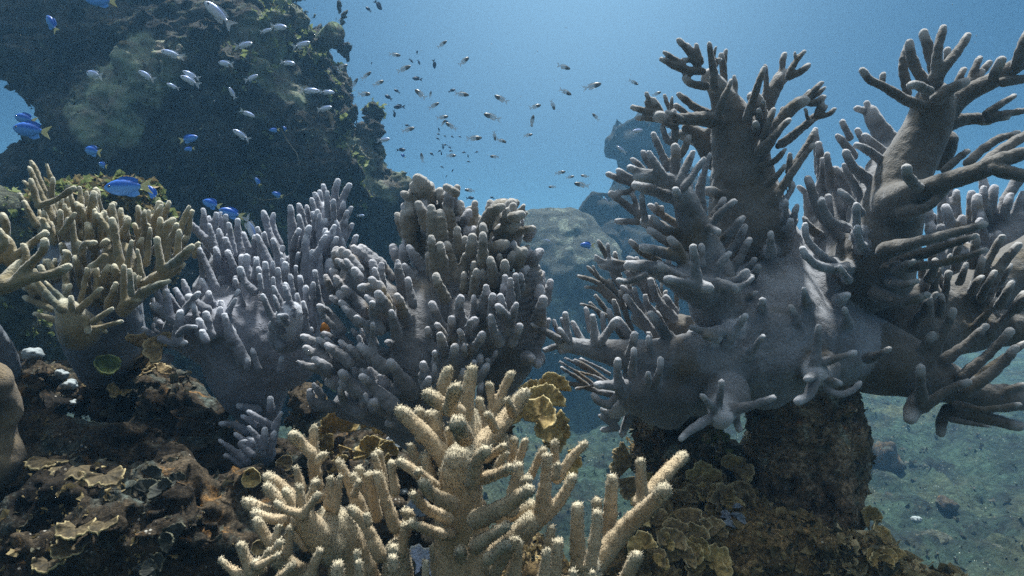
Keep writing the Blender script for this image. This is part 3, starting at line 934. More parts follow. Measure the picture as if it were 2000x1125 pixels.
FINGER = '''
P stalk
515,865,30,2 505,800,46,2 490,735,80,2 470,670,85,0 450,620,70,3
560,700,64,2 590,620,48,5
505,720,12,-8 493,683,5
483,720,12,-8 484,702,5
548,722,14,-8 550,699,6
P branch
430,570,55,8 450,505,38,8
400,455,14,4 397,411,7
412,452,9,5 408,424,6
420,460,12,5 422,418,7
433,448,8,7 430,416,5
442,465,11,6 441,422,6
428,495,20,2 391,457,12,1 366,432,8,0
402,475,11,4 393,446,6
420,485,13,1 409,439,6
440,495,15,2 427,450,7
456,495,13,4 447,438,6
471,505,19,6 465,467,12 464,431,7
494,515,14,7 476,457,7
515,515,15,4 503,446,6
532,525,17,2 513,487,12 503,461,7
522,480,8,6 517,455,5
400,545,14,-2 392,505,9 388,483,6
420,560,14,-3 403,520,10 390,487,6
P branch
560,580,50,8 595,510,38,10
552,512,22,8 526,457,13 515,414,7
547,475,12,10 532,442,9 534,418,6
547,515,13,2 534,469,6
577,510,24,6 570,442,14 567,404,7
602,485,16,8 589,422,12 583,400,6
602,505,18,5 584,422,6
607,455,13,10 599,403,6
597,550,18,2 597,464,7
607,575,16,2 611,491,7
625,555,13,2 625,495,6
638,580,28,4 645,512,12,3
P branch
640,540,44,10 640,455,30,10 637,412,22,10
620,435,12,8 609,389,6
630,425,12,9 615,379,7
632,425,12,10 624,374,6
641,412,12,11 631,363,6
641,425,13,7 639,376,6
650,415,16,9 654,377,10 660,354,7
660,415,16,9 673,381,10 682,362,7
652,425,11,6 652,392,6
662,435,13,8 672,396,7
667,445,13,8 686,406,6
662,452,11,7 678,414,6
667,475,15,8 688,438,6
670,465,11,7 675,428,6
665,485,16,6 657,434,6
627,475,14,6 637,429,6
622,465,10,6 627,428,5
625,435,11,7 610,416,6
620,448,10,6 625,419,6
635,490,14,4 653,442,6
630,495,13,4 652,453,6
615,505,17,2 636,462,7
682,505,15,8 695,463,7
662,505,11,6 658,466,6
675,495,9,6 668,469,6
650,535,13,4 651,474,5
P branch
500,550,34,2 505,620,50,1
502,550,15,-2 481,522,10 483,501,9
495,545,10,-3 501,508,6
497,570,14,-5 476,547,9 469,525,8
506,545,10,-1 503,504,5
522,575,14,-4 518,515,7
532,555,10,-3 533,513,6
550,565,10,-1 551,506,6
558,555,11,-2 557,516,8
548,580,14,-4 543,526,7
512,565,9,-5 505,524,6
510,565,9,-6 507,537,6
578,565,9,-1 578,521,5
590,585,11,-2 586,541,6
573,595,11,-3 567,539,6
536,575,10,-6 533,544,6
475,595,9,-3 466,565,6 459,546,5
P branch
560,655,42,-7 565,612,30,-10
548,645,16,-11 528,612,9 513,577,7
560,625,14,-11 545,587,8 534,561,7
560,630,13,-12 545,605,8 535,579,6
573,615,13,-11 563,582,9 556,559,6
565,590,8,-8 558,555,6
548,675,18,-10 530,642,7 531,629,6
557,618,9,-13 545,617,7
602,625,12,-6 597,562,7
612,645,14,-6 612,602,9 612,553,5
628,605,11,-5 620,562,7 615,531,6
600,655,14,-8 592,591,7
600,675,11,-8 601,636,6
609,670,8,-9 608,641,5
580,640,12,-9 583,600,8 580,575,6
P branch
405,665,52,-3 350,645,35,-6 445,640,48,-4
322,618,14,-8 309,577,9 306,554,7
327,595,10,-5 318,549,8
331,622,14,-9 325,569,8
368,610,14,-6 343,566,7
378,605,14,-5 358,548,7
437,620,16,-4 411,582,11 393,548,7
402,605,15,-7 370,581,11
358,610,10,-9 374,588,8 388,572,7
345,630,16,-9 301,596,9
346,665,20,-10 350,627,11 352,610,8
392,655,15,-9 378,598,7
412,655,15,-9 402,613,9
422,655,13,-7 430,603,8
452,665,17,-8 438,615,7
443,615,10,-7 460,584,6
448,598,9,-6 466,569,6
398,645,9,-12 388,626,8
348,655,10,-13 362,640,8 382,638,6
402,665,11,-13 395,649,9
315,662,13,-10 340,671,9 362,669,7
335,675,14,-9 302,657,9 281,641,7
337,664,10,-6 303,647,7 299,633,5
475,705,28,-7 449,642,9
330,700,16,-6 312,700,8,-8
P branch
510,885,34,-3 490,872,26,-8
500,802,20,-4 465,792,7
533,838,24,-6 507,818,9,-8 484,804,6
502,828,14,-7 473,813,6
537,835,16,-8 549,806,6
530,798,14,-6 528,779,7
482,842,13,-6 456,829,9 433,827,7
515,872,14,-10 500,852,9 486,835,6
492,872,13,-9 460,848,6
482,902,15,-9 451,877,9 429,860,6
472,908,12,-9 441,889,6
515,875,12,-10 517,839,7
527,882,13,-9 535,846,6
492,888,14,-11 470,867,7 480,861,6
'''
OLIVE = '''
P stalk
205,712,52,16 205,665,70,10 195,620,76,6 180,540,80,7 150,480,66,10
P branch
120,440,40,6 100,400,20,4
100,425,15,-2 78,352,8 61,316,6
92,402,12,-4 72,362,8 58,329,6
101,352,8,2 91,322,5
76,402,10,-9 67,377,9 60,352,7
74,402,10,-9 110,390,8 145,366,6
62,368,8,-7 46,354,5
101,385,9,-1 103,349,6
160,425,12,2 156,367,6
172,430,11,3 169,374,5
186,440,13,3 185,378,7
136,440,11,0 134,387,6
129,445,10,-1 126,401,6
117,455,9,-3 118,413,6
122,455,11,-6 146,416,6
172,475,15,0 174,409,9
188,445,9,2 186,406,5
152,525,15,-5 141,432,7
95,440,10,-4 85,415,6
105,470,12,-3 98,436,7
70,440,12,0 48,395,7
66,430,10,2 38,380,6
84,430,9,-6 94,445,6
P branch
240,560,50,0 232,500,34,-1
232,485,14,-3 212,450,9 191,419,7
229,475,16,-1 219,401,7
247,565,20,-5 229,482,12 219,429,8
275,475,9,2 263,438,6
243,545,13,-6 257,471,6
276,505,15,0 285,442,9 290,413,7
302,455,15,2 311,397,9
312,495,14,-1 313,428,7
286,515,12,-3 293,446,6
327,500,12,-1 325,436,6
325,505,12,-2 335,458,5
342,475,15,0 358,432,9 369,404,6
366,455,11,1 375,413,6
355,450,9,2 362,425,6
347,495,12,-5 350,452,7
313,525,14,-7 307,468,8
276,535,9,-8 268,488,6
210,520,14,2 205,470,8
250,470,10,4 240,440,6
P branch
270,570,32,-4 320,532,20,-6 350,507,16,-8 375,481,8,-9
360,502,10,-6 388,475,6
320,547,17,-6 359,516,6
330,540,12,2 345,515,7
380,500,12,3 388,480,6
242,605,28,-6 280,572,18,-8 329,549,8,-9
242,585,13,-8 242,519,6
256,575,12,-10 253,528,6
242,595,17,-8 274,584,7
260,560,10,-9 262,536,6
P branch
155,645,44,-6 130,602,26,-10
122,605,15,-12 90,572,9 58,530,7
122,585,11,-10 89,551,6
140,605,10,-13 138,581,7
122,595,9,-9 137,557,6
156,595,10,-7 172,524,6
190,575,11,-6 188,526,7
155,605,12,-10 196,564,7
131,575,13,-7 125,511,7
182,628,12,-11 219,603,6
182,645,14,-10 237,628,6
165,622,14,-11 172,648,7
108,625,14,-9 68,613,6
102,605,11,-8 49,581,7
75,570,8,-8 46,561,6
195,632,10,-9 205,648,6
110,545,12,-5 95,510,7
160,560,12,-4 150,500,8
P branch
160,500,14,-5 165,478,9,-8 185,474,7,-9
205,500,9,-9 190,515,9,-9 176,520,8
200,480,9,-4 208,470,7
150,490,10,-5 156,475,7
'''
NEAR = '''
P stalk
-60,620,30,8 -30,665,34,14 0,720,36,20
P branch
-60,580,26,0 -20,568,22 25,556,18 60,542,14 100,537,11 133,521,8
30,550,14,0 60,515,10 85,487,9 88,470,8
20,515,13,3 55,482,10 88,456,8
40,525,12,3 22,482,9 10,463,7
55,520,12,2 52,495,8 46,478,7
-20,500,14,0 10,475,9 0,450,8
5,485,10,4 12,445,8 5,420,7
118,530,9,1 133,500,7 126,490,6
-40,520,16,2 -30,450,10
-60,580,30,0 -40,520,26,1 -15,495,24,2 15,500,16,4
0,560,18,0 40,520,16,2
'''
TAN = '''
P stalk
905,1190,62,2 903,1060,54,2 897,980,46,0 902,900,38,-2
960,1090,34,1 1040,1020,22,0
P branch
905,905,36,-1 918,850,27,0 915,810,20,1
875,802,17,2 867,756,16,2 877,724,12,2
897,805,20,-4 855,784,18,-6 836,771,14,-6
878,800,18,-8 885,770,16,-10 892,757,13,-11
910,812,20,0 913,770,17 922,724,13
908,855,24,-6 896,832,18,-12 893,827,17,-14
945,835,13,6 936,782,9,6
965,815,15,8 956,752,9,8
970,795,15,8 985,757,12 998,731,8,8
910,905,34,-2 958,852,24,0 1000,802,19,2 1024,770,15,2
1002,808,11,0 991,782,9,-2
968,838,12,-2 952,810,9,-4
P branch
892,925,30,0 842,862,21,0 802,822,17,0 783,804,15,0
822,855,15,3 818,805,12,3
862,885,16,2 851,814,15,2
842,865,11,5 838,811,11,5
887,885,20,4 880,842,12,4
880,930,20,3 858,870,14,5 850,850,12,5
P branch
870,965,18,0 840,942,14,-3 806,918,11 781,902,9
822,930,13,2 812,897,11 803,872,9
843,935,13,0 830,892,12
826,932,11,-5 817,922,9,-7
885,985,22,-6 846,966,15,-7 827,943,12,-8
875,1012,16,-4 832,992,12,-5 807,967,10,-6
880,960,16,4 868,920,12,6
880,1045,14,-2 850,1040,12,-6 805,1022,10,-8
P branch
925,945,20,-8 930,903,15,-10 949,881,12,-11
950,895,14,-6 984,873,9,-8
985,880,14,2 981,852,11,2
1010,910,14,4 1026,862,8,4
970,915,13,-4 986,886,8,-5
945,935,16,-8 983,921,13,-10 998,914,10,-11
1037,930,14,4 1061,879,8,4
1052,1015,22,0 1065,950,16 1068,894,12
1085,925,12,3 1083,866,9,3
1088,935,14,2 1114,896,11 1141,868,9
1085,930,11,-2 1089,909,9
1058,1015,18,0 1094,977,14 1118,933,11
998,995,24,-3 1010,942,16 1012,912,12
1010,960,16,-3 1030,937,12,-4
930,1015,28,-8 980,992,20,-10 1033,957,14,-12
930,1065,22,-8 960,1047,14,-10 990,1027,12,-12
968,1115,18,-6 1005,1055,11,-8
955,1090,18,-10 990,1062,12,-12
1000,905,14,6 1003,860,10,6
980,1010,20,2 1040,990,16,2
900,1085,20,-6 900,1076,12,-9
'''
TANLEFT = '''
P stalk
700,1190,56,2 680,1070,42,0 645,1015,32,-1
780,1190,40,2 775,1080,28,0
P branch
620,970,22,2 613,905,17 611,855,11 614,835,8
607,885,13,0 590,868,12 573,852,12,-1
620,900,11,0 632,889,9
590,955,11,0 578,915,8
572,975,19,2 545,947,14 523,931,11
562,995,17,0 523,952,12
587,1005,14,-4 569,977,12 558,959,9
592,1005,15,-6 584,953,10
605,985,14,-4 616,942,9
592,1005,13,-8 609,982,9 620,967,8
592,1005,13,-8 561,997,10 540,983,8
590,1012,26,-5 645,1070,36,-2
642,985,17,-2 645,936,9
655,995,14,-2 664,932,7
P branch
600,1060,24,-1 562,1020,17,0 511,997,14 481,981,13
560,1017,14,-4 521,1012,12 498,1003,10
545,1075,16,-6 524,1055,13,-6 512,1037,12 501,1017,10
535,1060,11,-8 545,1029,8
562,1080,14,-6 567,1032,9
600,1130,30,-3 540,1090,18,-5
492,1115,17,-4 479,1087,12 471,1067,11
530,1085,11,-10 547,1059,8
515,1097,10,-10 526,1074,7
505,1105,11,-12 544,1084,7
500,1140,18,-4 457,1117,12 433,1095,8
510,1110,14,-8 500,1101,12,-10
548,1130,16,-10 572,1104,9
598,1140,18,-6 624,1077,10
662,1150,20,-10 660,1107,14
700,1140,10,-10 697,1080,7
704,1150,11,-14 700,1099,8
P branch
705,1000,26,2 682,942,13 661,904,9
732,980,24,6 708,940,14 701,917,10
692,965,10,-2 701,940,7
697,950,10 691,930,9
742,1085,22,-6 712,1022,13 685,995,10
720,1020,10,-8 715,1007,8
772,1030,20,0 748,960,14 738,927,10
745,940,13,2 731,890,8
772,960,14,-1 764,905,9
750,950,12,4 738,885,10
735,1010,16,5 722,930,12,5
P branch
770,1150,16,-8 768,1072,12
768,1110,14,-12 768,1092,12
785,1080,14,-3 790,1027,9
780,1060,24,2 800,1010,13,0 790,1000,10
830,1150,10,-12 832,1100,9
860,1130,26,0 850,1070,12,0
'''
TANRIGHT = '''
P stalk
1140,1190,44,0 1145,1110,32,0
P branch
1130,1100,24,-2 1128,1035,16 1129,991,13
1165,1065,15,4 1166,980,10
1152,1105,22,-6 1165,1042,14 1166,1004,11
1188,1065,20,4 1193,982,15 1196,936,13
1165,1100,30,2 1220,1032,24,2 1270,987,20,0 1298,957,16,-2
1250,980,19,6 1300,926,15,8 1334,892,13,10
1255,975,17,6 1251,902,11,6
1070,1090,16,0 1077,1032,11
1085,1120,18,-6 1090,1062,12
1060,1140,20,-10 1068,1077,10
1210,1160,22,-6 1243,1087,14,-8
1120,1150,13,-14 1120,1117,9
1158,1150,13,-12 1157,1119,8
1000,1140,24,-4 1012,1062,13
1090,1160,40,0 1020,1170,30,0
'''
def extra(region, n, r, ln, fan, seed, d=(-3, 7), part='P branch'):
    """more fingers between the traced ones: region = (cx, cy, rx, ry), fan = point they spread from"""
    q = random.Random(seed); out = [part]
    for _ in range(n):
        a = q.uniform(0, 6.28); k = q.random() ** 0.5
        x = region[0] + region[2]*k*math.cos(a); y = region[1] + region[3]*k*math.sin(a)
        dx, dy = x - fan[0], y - fan[1]; m = math.hypot(dx, dy) + 1e-6; dx, dy = dx/m + q.uniform(-.35, .35), dy/m - 0.5
        m = math.hypot(dx, dy); L_ = ln*q.uniform(0.6, 1.3); dx, dy = dx/m*L_, dy/m*L_; rr = r*q.uniform(0.8, 1.2); dd = q.uniform(*d)
        out.append('%.0f,%.0f,%.1f,%.1f %.0f,%.0f,%.1f,%.1f %.0f,%.0f,%.1f' % (x, y, rr*1.9, dd+2, x+dx*.5+q.uniform(-3,3), y+dy*.55, rr*1.3, dd, x+dx, y+dy, rr))
    return '\n'.join(out) + '\n'
def fuzz(V, N, tri_n, amp, width, seed, parts_idx):
    """short polyps standing on the skin: 3-sided cones"""
    rs = np.random.RandomState(seed)
    idx = rs.choice(len(V), tri_n)
    b = V[idx] + rs.randn(tri_n, 3) * 0.0006
    n = N[idx] + rs.randn(tri_n, 3) * 0.5; n /= np.linalg.norm(n, axis=1)[:, None]
    t = np.cross(n, rs.randn(tri_n, 3)); t /= np.linalg.norm(t, axis=1)[:, None]
    u = np.cross(n, t)
    ln = (amp[idx] * (0.6 + 0.8 * rs.rand(tri_n)))[:, None]
    w = width * (0.7 + 0.6 * rs.rand(tri_n))[:, None]
    b = b - n * 0.0006
    P = [b + t * w, b + (-0.5 * t + 0.866 * u) * w, b + (-0.5 * t - 0.866 * u) * w, b + n * ln]
    return idx, np.stack(P, 1).reshape(-1, 3)
def build_coral(name, txt, Y0, h, mat, label, cat, base, group=None, kf=0.45, kmax=0.013, wrinkle=0.0, lam=0.009,
                rough=0.0012, fuzzy=0, tiplen=1.6, mats=None, plab=None, rs=(0.86, 0.9, 0.96), sink=False, pmat={}, slim=0.5):
    pn, ch = parse(txt, Y0, rs, sink, None, slim)
    F, L, lo, h = field(ch, h, kf, kmax)
    V, Q = surface_nets(F, lo, h)
    ci = np.clip(((V - lo) / h + 0.5).astype(int), 0, np.array(F.shape) - 1)
    cidx = L[ci[:,0], ci[:,1], ci[:,2]]
    tips = np.array([c[-1] for _, c in ch]); prev = np.array([c[-2] for _, c in ch])
    rmax = np.array([c[:, 3].max() for _, c in ch])
    ln = np.array([np.linalg.norm(np.diff(c[:, :3], axis=0), axis=1).sum() for _, c in ch])
    dirs = prev[:, :3] - tips[:, :3]; dirs /= np.maximum(np.linalg.norm(dirs, axis=1), 1e-9)[:, None]
    rel = V - tips[cidx, :3]
    dist = np.linalg.norm(rel, axis=1); along = (rel * dirs[cidx]).sum(1)
    rt = tips[cidx, 3]; small = rt < 0.02
    tipv = np.clip(1 - (dist / (rt * (1 + tiplen))), 0, 1) * (small & (ln[cidx] > 1.5 * rt))
    N = vnormals(V, Q)
    disp = rough * fbm(V, 70, 3, 3)
    if wrinkle:
        ph = along / lam + 0.6 * vnoise(V * 60, 5) + cidx * 0.37
        rg = np.abs(np.sin(math.pi * ph)) ** 0.55 - 0.65
        fade = np.clip(along / (rt * 0.8), 0, 1) * np.clip((ln[cidx] * 1.1 - along) / (0.012), 0, 1)
        fade = fade * (rt < 0.013)
        disp += wrinkle * rg * fade * np.clip(rt / 0.008, 0.5, 1.4)
    V = V + N * disp[:, None]
    N = vnormals(V, Q)
    pidx = np.array([p for p, _ in ch])[cidx]
    fp = pidx[Q[:, 0]]
    root = empty(name, base, label, cat, group)
    # every separate finger is a part of its own, slivers join the part they touch
    isl = -np.ones(len(Q), np.int64); info = []
    for p in range(len(pn)):
        fi = np.nonzero(fp == p)[0]
        if not len(fi): continue
        used, inv = np.unique(Q[fi], return_inverse=True); q = inv.reshape(len(fi), 4)
        lb = np.arange(len(used))
        for _ in range(400):
            m_ = lb[q].min(1); n_ = lb.copy()
            for k_ in range(4):
                o_ = np.argsort(-m_, kind='stable'); n2 = n_.copy(); n2[q[o_, k_]] = m_[o_]; n_ = np.minimum(n_, n2)
            n_ = n_[n_]
            if (n_ == lb).all(): break
            lb = n_
        u_, inv2, c_ = np.unique(lb[q[:, 0]], return_inverse=True, return_counts=True)
        isl[fi] = len(info) + inv2.ravel(); big = int(np.argmax(c_))
        info += [[int(cc), p, k == big] for k, cc in enumerate(c_)]
    order = sorted([k for k in range(len(info)) if not info[k][2]], key=lambda k: -info[k][0])
    small = [k for n_, k in enumerate(order) if n_ >= 92 or info[k][0] < 110][::-1]
    vs_ = np.argsort(Q.ravel(), kind='stable'); ptr = np.searchsorted(Q.ravel()[vs_], np.arange(len(V) + 1)); vf = vs_ // 4
    for k in small:
        fi = np.nonzero(isl == k)[0]
        vv = np.unique(Q[fi]); nb_ = np.concatenate([vf[ptr[x]:ptr[x+1]] for x in vv]); t_ = isl[nb_]; t_ = t_[t_ != k]
        if len(t_): isl[fi] = np.bincount(t_).argmax()
    keep = []
    for k in np.unique(isl):
        _, p, main = info[k]
        keep.append([p, pn[p] if main else ('lobe' if 'lobe' in pn else 'finger'), Q[isl == k], main])
    for p, nm, q, main in keep:
        used, inv = np.unique(q, return_inverse=True); q = inv.reshape(q.shape)
        v = V[used]; nn = N[used]; tp = tipv[used]; faces = [q]; norm = nn
        if fuzzy:
            cnt = int(len(used) * fuzzy)
            amp = 0.0011 + 0.0017 * tp
            idx, fv = fuzz(v, nn, cnt, amp, 0.00055, 11 + p, None)
            nb = len(v); k = nb + np.arange(cnt)[:, None] * 4
            faces.append(np.concatenate([k + [0,1,3], k + [1,2,3], k + [2,0,3]]))
            norm = np.concatenate([nn, np.repeat(nn[idx], 4, 0)])
            tadd = np.tile([0, 0, 0, 0.12], cnt) + np.repeat(tp[idx], 4)
            v = np.concatenate([v, fv]); tp = np.concatenate([tp, np.minimum(tadd, 1)])
        me = mesh_np(nm, v - np.asarray(base, float), faces, {'tip': tp}, norm)
        link(nm, me, pmat.get(p) or (mats or {}).get(pn[p], mat), root)
    return root
RIGHT += extra((1880, 570, 130, 55), 26, 8, 52, (1780, 760), 40, (-2, 8)).split('\n', 1)[1] + extra((1640, 400, 70, 60), 16, 8, 50, (1640, 560), 41, (4, 14)) + extra((1280, 590, 70, 60), 16, 6.5, 48, (1380, 720), 42, (2, 12))
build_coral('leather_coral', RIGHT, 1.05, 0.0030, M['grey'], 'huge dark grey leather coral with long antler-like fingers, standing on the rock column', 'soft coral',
            W(1490, 800, 1.09), kf=0.34, kmax=0.013, wrinkle=0.0006, lam=0.012, rs=(0.80, 0.80, 0.88), sink=True, pmat={0: M['grey_pale_lit'], 1: M['grey_brown_shaded'], 2: M['grey_brown_shaded'], 5: M['grey_brown_shaded'], 6: M['grey_brown_shaded'], 11: M['grey_brown_shaded'], 12: M['grey_brown_shaded'], 14: M['grey_brown_shaded']})
BACK += extra((1905, 470, 80, 60), 34, 8, 55, (1920, 640), 4, (-3, 8))
build_coral('leather_coral', BACK, 1.35, 0.0040, M['lobe'], 'pale upright-fingered coral half hidden behind the huge grey leather coral', 'soft coral',
            W(1960, 600, 1.35), kf=0.3, wrinkle=0.0008)
LOBED += extra((690, 560, 40, 60), 12, 8, 30, (760, 680), 5, (-3, 3), 'P lobe') + extra((860, 450, 70, 50), 16, 9, 40, (850, 600), 6, (2, 8), 'P lobe') + extra((1000, 500, 45, 60), 14, 8, 26, (930, 600), 7, (-3, 4), 'P lobe')
build_coral('lobed_coral', LOBED, 1.0, 0.0026, M['lobe'], 'grey brown leather coral with crowded stubby wrinkled lobes and a pale centre', 'soft coral',
            W(860, 850, 1.02), kf=0.20, kmax=0.006, wrinkle=0.0024, lam=0.0092, rs=(0.90, 0.90, 0.92), pmat={1: M['lobe_brown'], 2: M['lobe_brown']})
FINGER += extra((470, 540, 70, 50), 20, 6.5, 50, (490, 720), 15, (0, 7)) + extra((600, 540, 60, 70), 22, 6.5, 50, (520, 760), 16, (2, 9)) + extra((380, 630, 80, 40), 12, 7, 40, (450, 760), 17, (-6, 2))
build_coral('finger_coral', FINGER, 1.05, 0.0027, M['lav'], 'lavender grey finger coral with upright wrinkled fingers on a broad dark stalk', 'soft coral',
            W(515, 900, 1.07), kf=0.22, kmax=0.006, wrinkle=0.0015, lam=0.0088, rs=(0.78, 0.78, 0.90))
OLIVE += extra((150, 460, 80, 60), 34, 6.5, 45, (190, 680), 25, (-4, 7)) + extra((290, 490, 70, 50), 22, 6.5, 45, (200, 680), 26, (-3, 6)) + extra((160, 570, 100, 45), 24, 6.5, 45, (190, 700), 27, (-9, -1))
build_coral('finger_coral', OLIVE, 1.0, 0.0027, M['olive'], 'golden olive finger coral with a smooth blue grey stalk above the orange-brown ledge', 'soft coral',
            W(205, 790, 1.07), kf=0.28, kmax=0.007, wrinkle=0.0008, mats={'stalk': M['stalk']}, rs=(0.76, 0.80, 0.94))
build_coral('finger_coral', NEAR, 0.72, 0.0028, M['olive'], 'golden coral branch reaching in from the edge in front of the olive finger coral', 'soft coral',
            W(-60, 600, 0.72), kf=0.5, wrinkle=0.0004, mats={'stalk': M['stalk']})
build_coral('fuzzy_coral', TAN, 0.62, 0.0019, M['tan'], 'tallest fuzzy tan branching coral with mint-white tips, thick central stalk', 'branching coral',
            W(905, 1190, 0.63), 'fuzzy tan corals in front', kf=0.38, kmax=0.008, fuzzy=1.3, rough=0.0008, rs=(0.85, 0.87, 0.92))
build_coral('fuzzy_coral', TANLEFT, 0.64, 0.0020, M['tan'], 'fuzzy tan branching coral beside the round gold cup coral, spreading in a low fan', 'branching coral',
            W(700, 1190, 0.64), 'fuzzy tan corals in front', kf=0.38, kmax=0.008, fuzzy=1.3, rough=0.0008, rs=(0.85, 0.87, 0.92))
build_coral('fuzzy_coral', TANRIGHT, 0.60, 0.0020, M['tan'], 'brown fuzzy coral with thick upright fingers beside the crumpled leaf corals', 'branching coral',
            W(1140, 1190, 0.6), 'fuzzy tan corals in front', kf=0.38, kmax=0.008, fuzzy=1.3, rough=0.0008, rs=(0.85, 0.87, 0.92))
# ------------------------------------------------------------------ rocks
def build_rock(txt, Y0, h, noise, kmax=0.2, kf=0.6, seed=0, gain=0.62, lean=None):
    pn, ch = parse(txt, Y0, lean=lean)
    F, L, lo, h = field(ch, h, kf, kmax, pad=0.06 + 3 * h, curve=False)
    near = np.abs(F) < noise[0] * 2.2
    ii = np.argwhere(near); P = ii * h + lo
    amp, freq, octs = noise
    n = 0.62 * fbm(P, freq, octs, seed, gain) + 0.38 * fbm(P, freq * 1.7, octs, seed + 9, gain - 0.05, True)
    F[ii[:,0], ii[:,1], ii[:,2]] += amp * n
    for s in (F[0], F[-1], F[:,0], F[:,-1], F[:,:,0], F[:,:,-1]): s[:] = np.maximum(s, 0.01)
    V, Q = surface_nets(F, lo, h)
    return V, Q, vnormals(V, Q)
def turf(V, N, count, size, seed, up=-1.0, sel=None):
    """crumpled little leaves and tufts growing on the rock"""
    rs = np.random.RandomState(seed)
    w = np.where(N[:, 2] > up, 1.0, 0.0)
    if sel is not None: w = w * sel
    if w.sum() == 0: return None, None, None
    idx = rs.choice(len(V), count, p=w / w.sum())
    k = 7
    c = V[idx]; n = N[idx] + rs.randn(count, 3) * 0.5; n /= np.linalg.norm(n, axis=1)[:, None]
    t = np.cross(n, rs.randn(count, 3)); t /= np.linalg.norm(t, axis=1)[:, None]; u = np.cross(n, t)
    s = size * np.exp(rs.randn(count) * 0.45)
    pts = [c - n * s[:, None] * 0.2]; rim = [np.zeros(count)]
    span = rs.uniform(2.0, 5.0, count)
    for j in range(k):
        a = span * (j / (k - 1) - 0.5); r = s * (0.8 + 0.5 * rs.rand(count))
        lift = s * (0.35 + 0.5 * rs.randn(count) * 0.6 + 0.35 * np.sin(a * 3 + idx))
        pts.append(c + t * (np.cos(a) * r)[:, None] + u * (np.sin(a) * r)[:, None] + n * lift[:, None]); rim.append(np.ones(count))
    P = np.stack(pts, 1).reshape(-1, 3); R = np.stack(rim, 1).ravel()
    b = np.arange(count)[:, None] * (k + 1)
    tri = np.concatenate([b + [0, j, j + 1] for j in range(1, k)])
    return P, tri, R
def add_turf(parent, base, V, N, count, size, seed, mat, name='algae', up=-1.0, sel=None):
    P, T, R = turf(V, N, count, size, seed, up, sel)
    if P is None: return
    o = link(name, mesh_np(name, P - np.asarray(base, float), [T], {'rim': R * 0.7}, smooth=False), mat, parent)
    o['kind'] = 'stuff'
    return o
def rock_thing(name, txt, Y0, h, noise, mat, label, cat, kmax=0.2, seed=0, turfs=(), group=None, lean=None):
    V, Q, N = build_rock(txt, Y0, h, noise, kmax, seed=seed, lean=lean)
    base = np.array([V[:,0].mean(), V[:,1].mean(), V[:,2].min()])
    root = empty(name, base, label, cat, group)
    link('rock', mesh_np('rock', V - base, [Q], None, N), mat, root)
    for i, (cnt, size, m, up, fn) in enumerate(turfs):
        sel = fn(V) if fn else None
        add_turf(root, base, V, N, cnt, size, seed + 31 + i, m, 'turf' if i == 0 else 'algae', up, sel)
    return root, V, N, base
PIN = '''
300,-160,300,0
120,-60,200,10
460,-20,130,-10
70,60,90,10 190,110,140,0
530,110,95,-10 590,190,80,0
585,210,95,-10 620,290,95,0
640,330,100,0 680,340,78,20
700,285,55,30 740,310,48,40
735,262,26,30 755,345,44,40
745,395,60,30
440,200,210,10
250,240,150,0 160,270,90,10
235,200,90,-26 170,275,60,-22
330,390,150,20 250,380,110,10
520,420,190,10
720,440,75,20 690,520,80,10
600,600,230,30
400,620,220,20
90,330,70,40 180,380,80,30
10,480,120,60
615,110,42,-10 598,40,46,-10
725,235,12,40 728,222,10,40
790,335,12,30 797,330,9,30
'''
def X_of(V): return V[:,0] / V[:,1] * FPX + 1000
def Y_of(V): return 562.5 - V[:,2] / V[:,1] * FPX
noise_sel = lambda s, f, th: (lambda V: (fbm(V, f, 3, s) > th).astype(float))
pin, PV, PN, pbase = rock_thing('rock_pinnacle', PIN, 3.2, 0.011, (0.13, 3.6, 6), M['pinnacle'],
    'tall dark overhanging rock pinnacle crusted with algae, behind the finger corals', 'rock', 0.22, 1, lean=((-100, 60, 200, 300, 450), (95, 48, 8, -12, 30)),
    turfs=((4200, 0.011, M['algae_d'], -1, None), (2600, 0.011, M['algae_g'], -0.2, lambda V: ((fbm(V, 3.0, 3, 4) > 0.25) * (V[:,0] > -1.35)).astype(float))))
# encrusting plate coral on its left flank, small tube sponge on its edge
def cap_patch(px, py, Y, rx, rz, ry, name, mat, parent, base, seed, tilt=0.0):
    n1, n2 = 60, 30
    th = np.linspace(0, 2*np.pi, n1, endpoint=False); ph = np.linspace(0, 0.55*np.pi, n2)
    T, Pp = np.meshgrid(th, ph); c = W(px, py, Y)
    X = np.sin(Pp)*np.cos(T); Z = np.sin(Pp)*np.sin(T); Yv = -np.cos(Pp)
    V = np.stack([X, Yv, Z], -1).reshape(-1, 3)
    r = 1 + 0.26 * fbm(V, 1.7, 4, seed) + 0.05 * fbm(V, 6, 4, seed + 3, 0.6, True)
    V = V * r[:, None] * np.array([rx, ry, rz])
    ct, st = math.cos(tilt), math.sin(tilt)
    V = np.stack([V[:,0]*ct - V[:,2]*st, V[:,1], V[:,0]*st + V[:,2]*ct], 1)
    V = V + c
    i = np.arange(n2-1)[:, None]*n1; j = np.arange(n1)[None, :]; j2 = (j+1) % n1
    Q = np.stack([i+j, i+j2, i+n1+j2, i+n1+j], -1).reshape(-1, 4)[:, ::-1]
    me = mesh_np(name, V - base, [Q]); return link(name, me, mat, parent)
t = NT('encrusting_coral')
c = t.mix(t.ramp(t.noise(9, 6, 0.65, 0.5), [(0.42, 0.0), (0.60, 1.0)]), (0.125, 0.12, 0.105), (0.18, 0.25, 0.155))
c = t.mix(1.0, c, t.ramp(t.noise(60, 5, 0.7), [(0.3, 0.5), (0.7, 1.5)]), 'MULTIPLY')
M['encrust'] = t.done(c, 0.9, t.bump(t.noise(40, 7, 0.7), 0.02), 0.1)
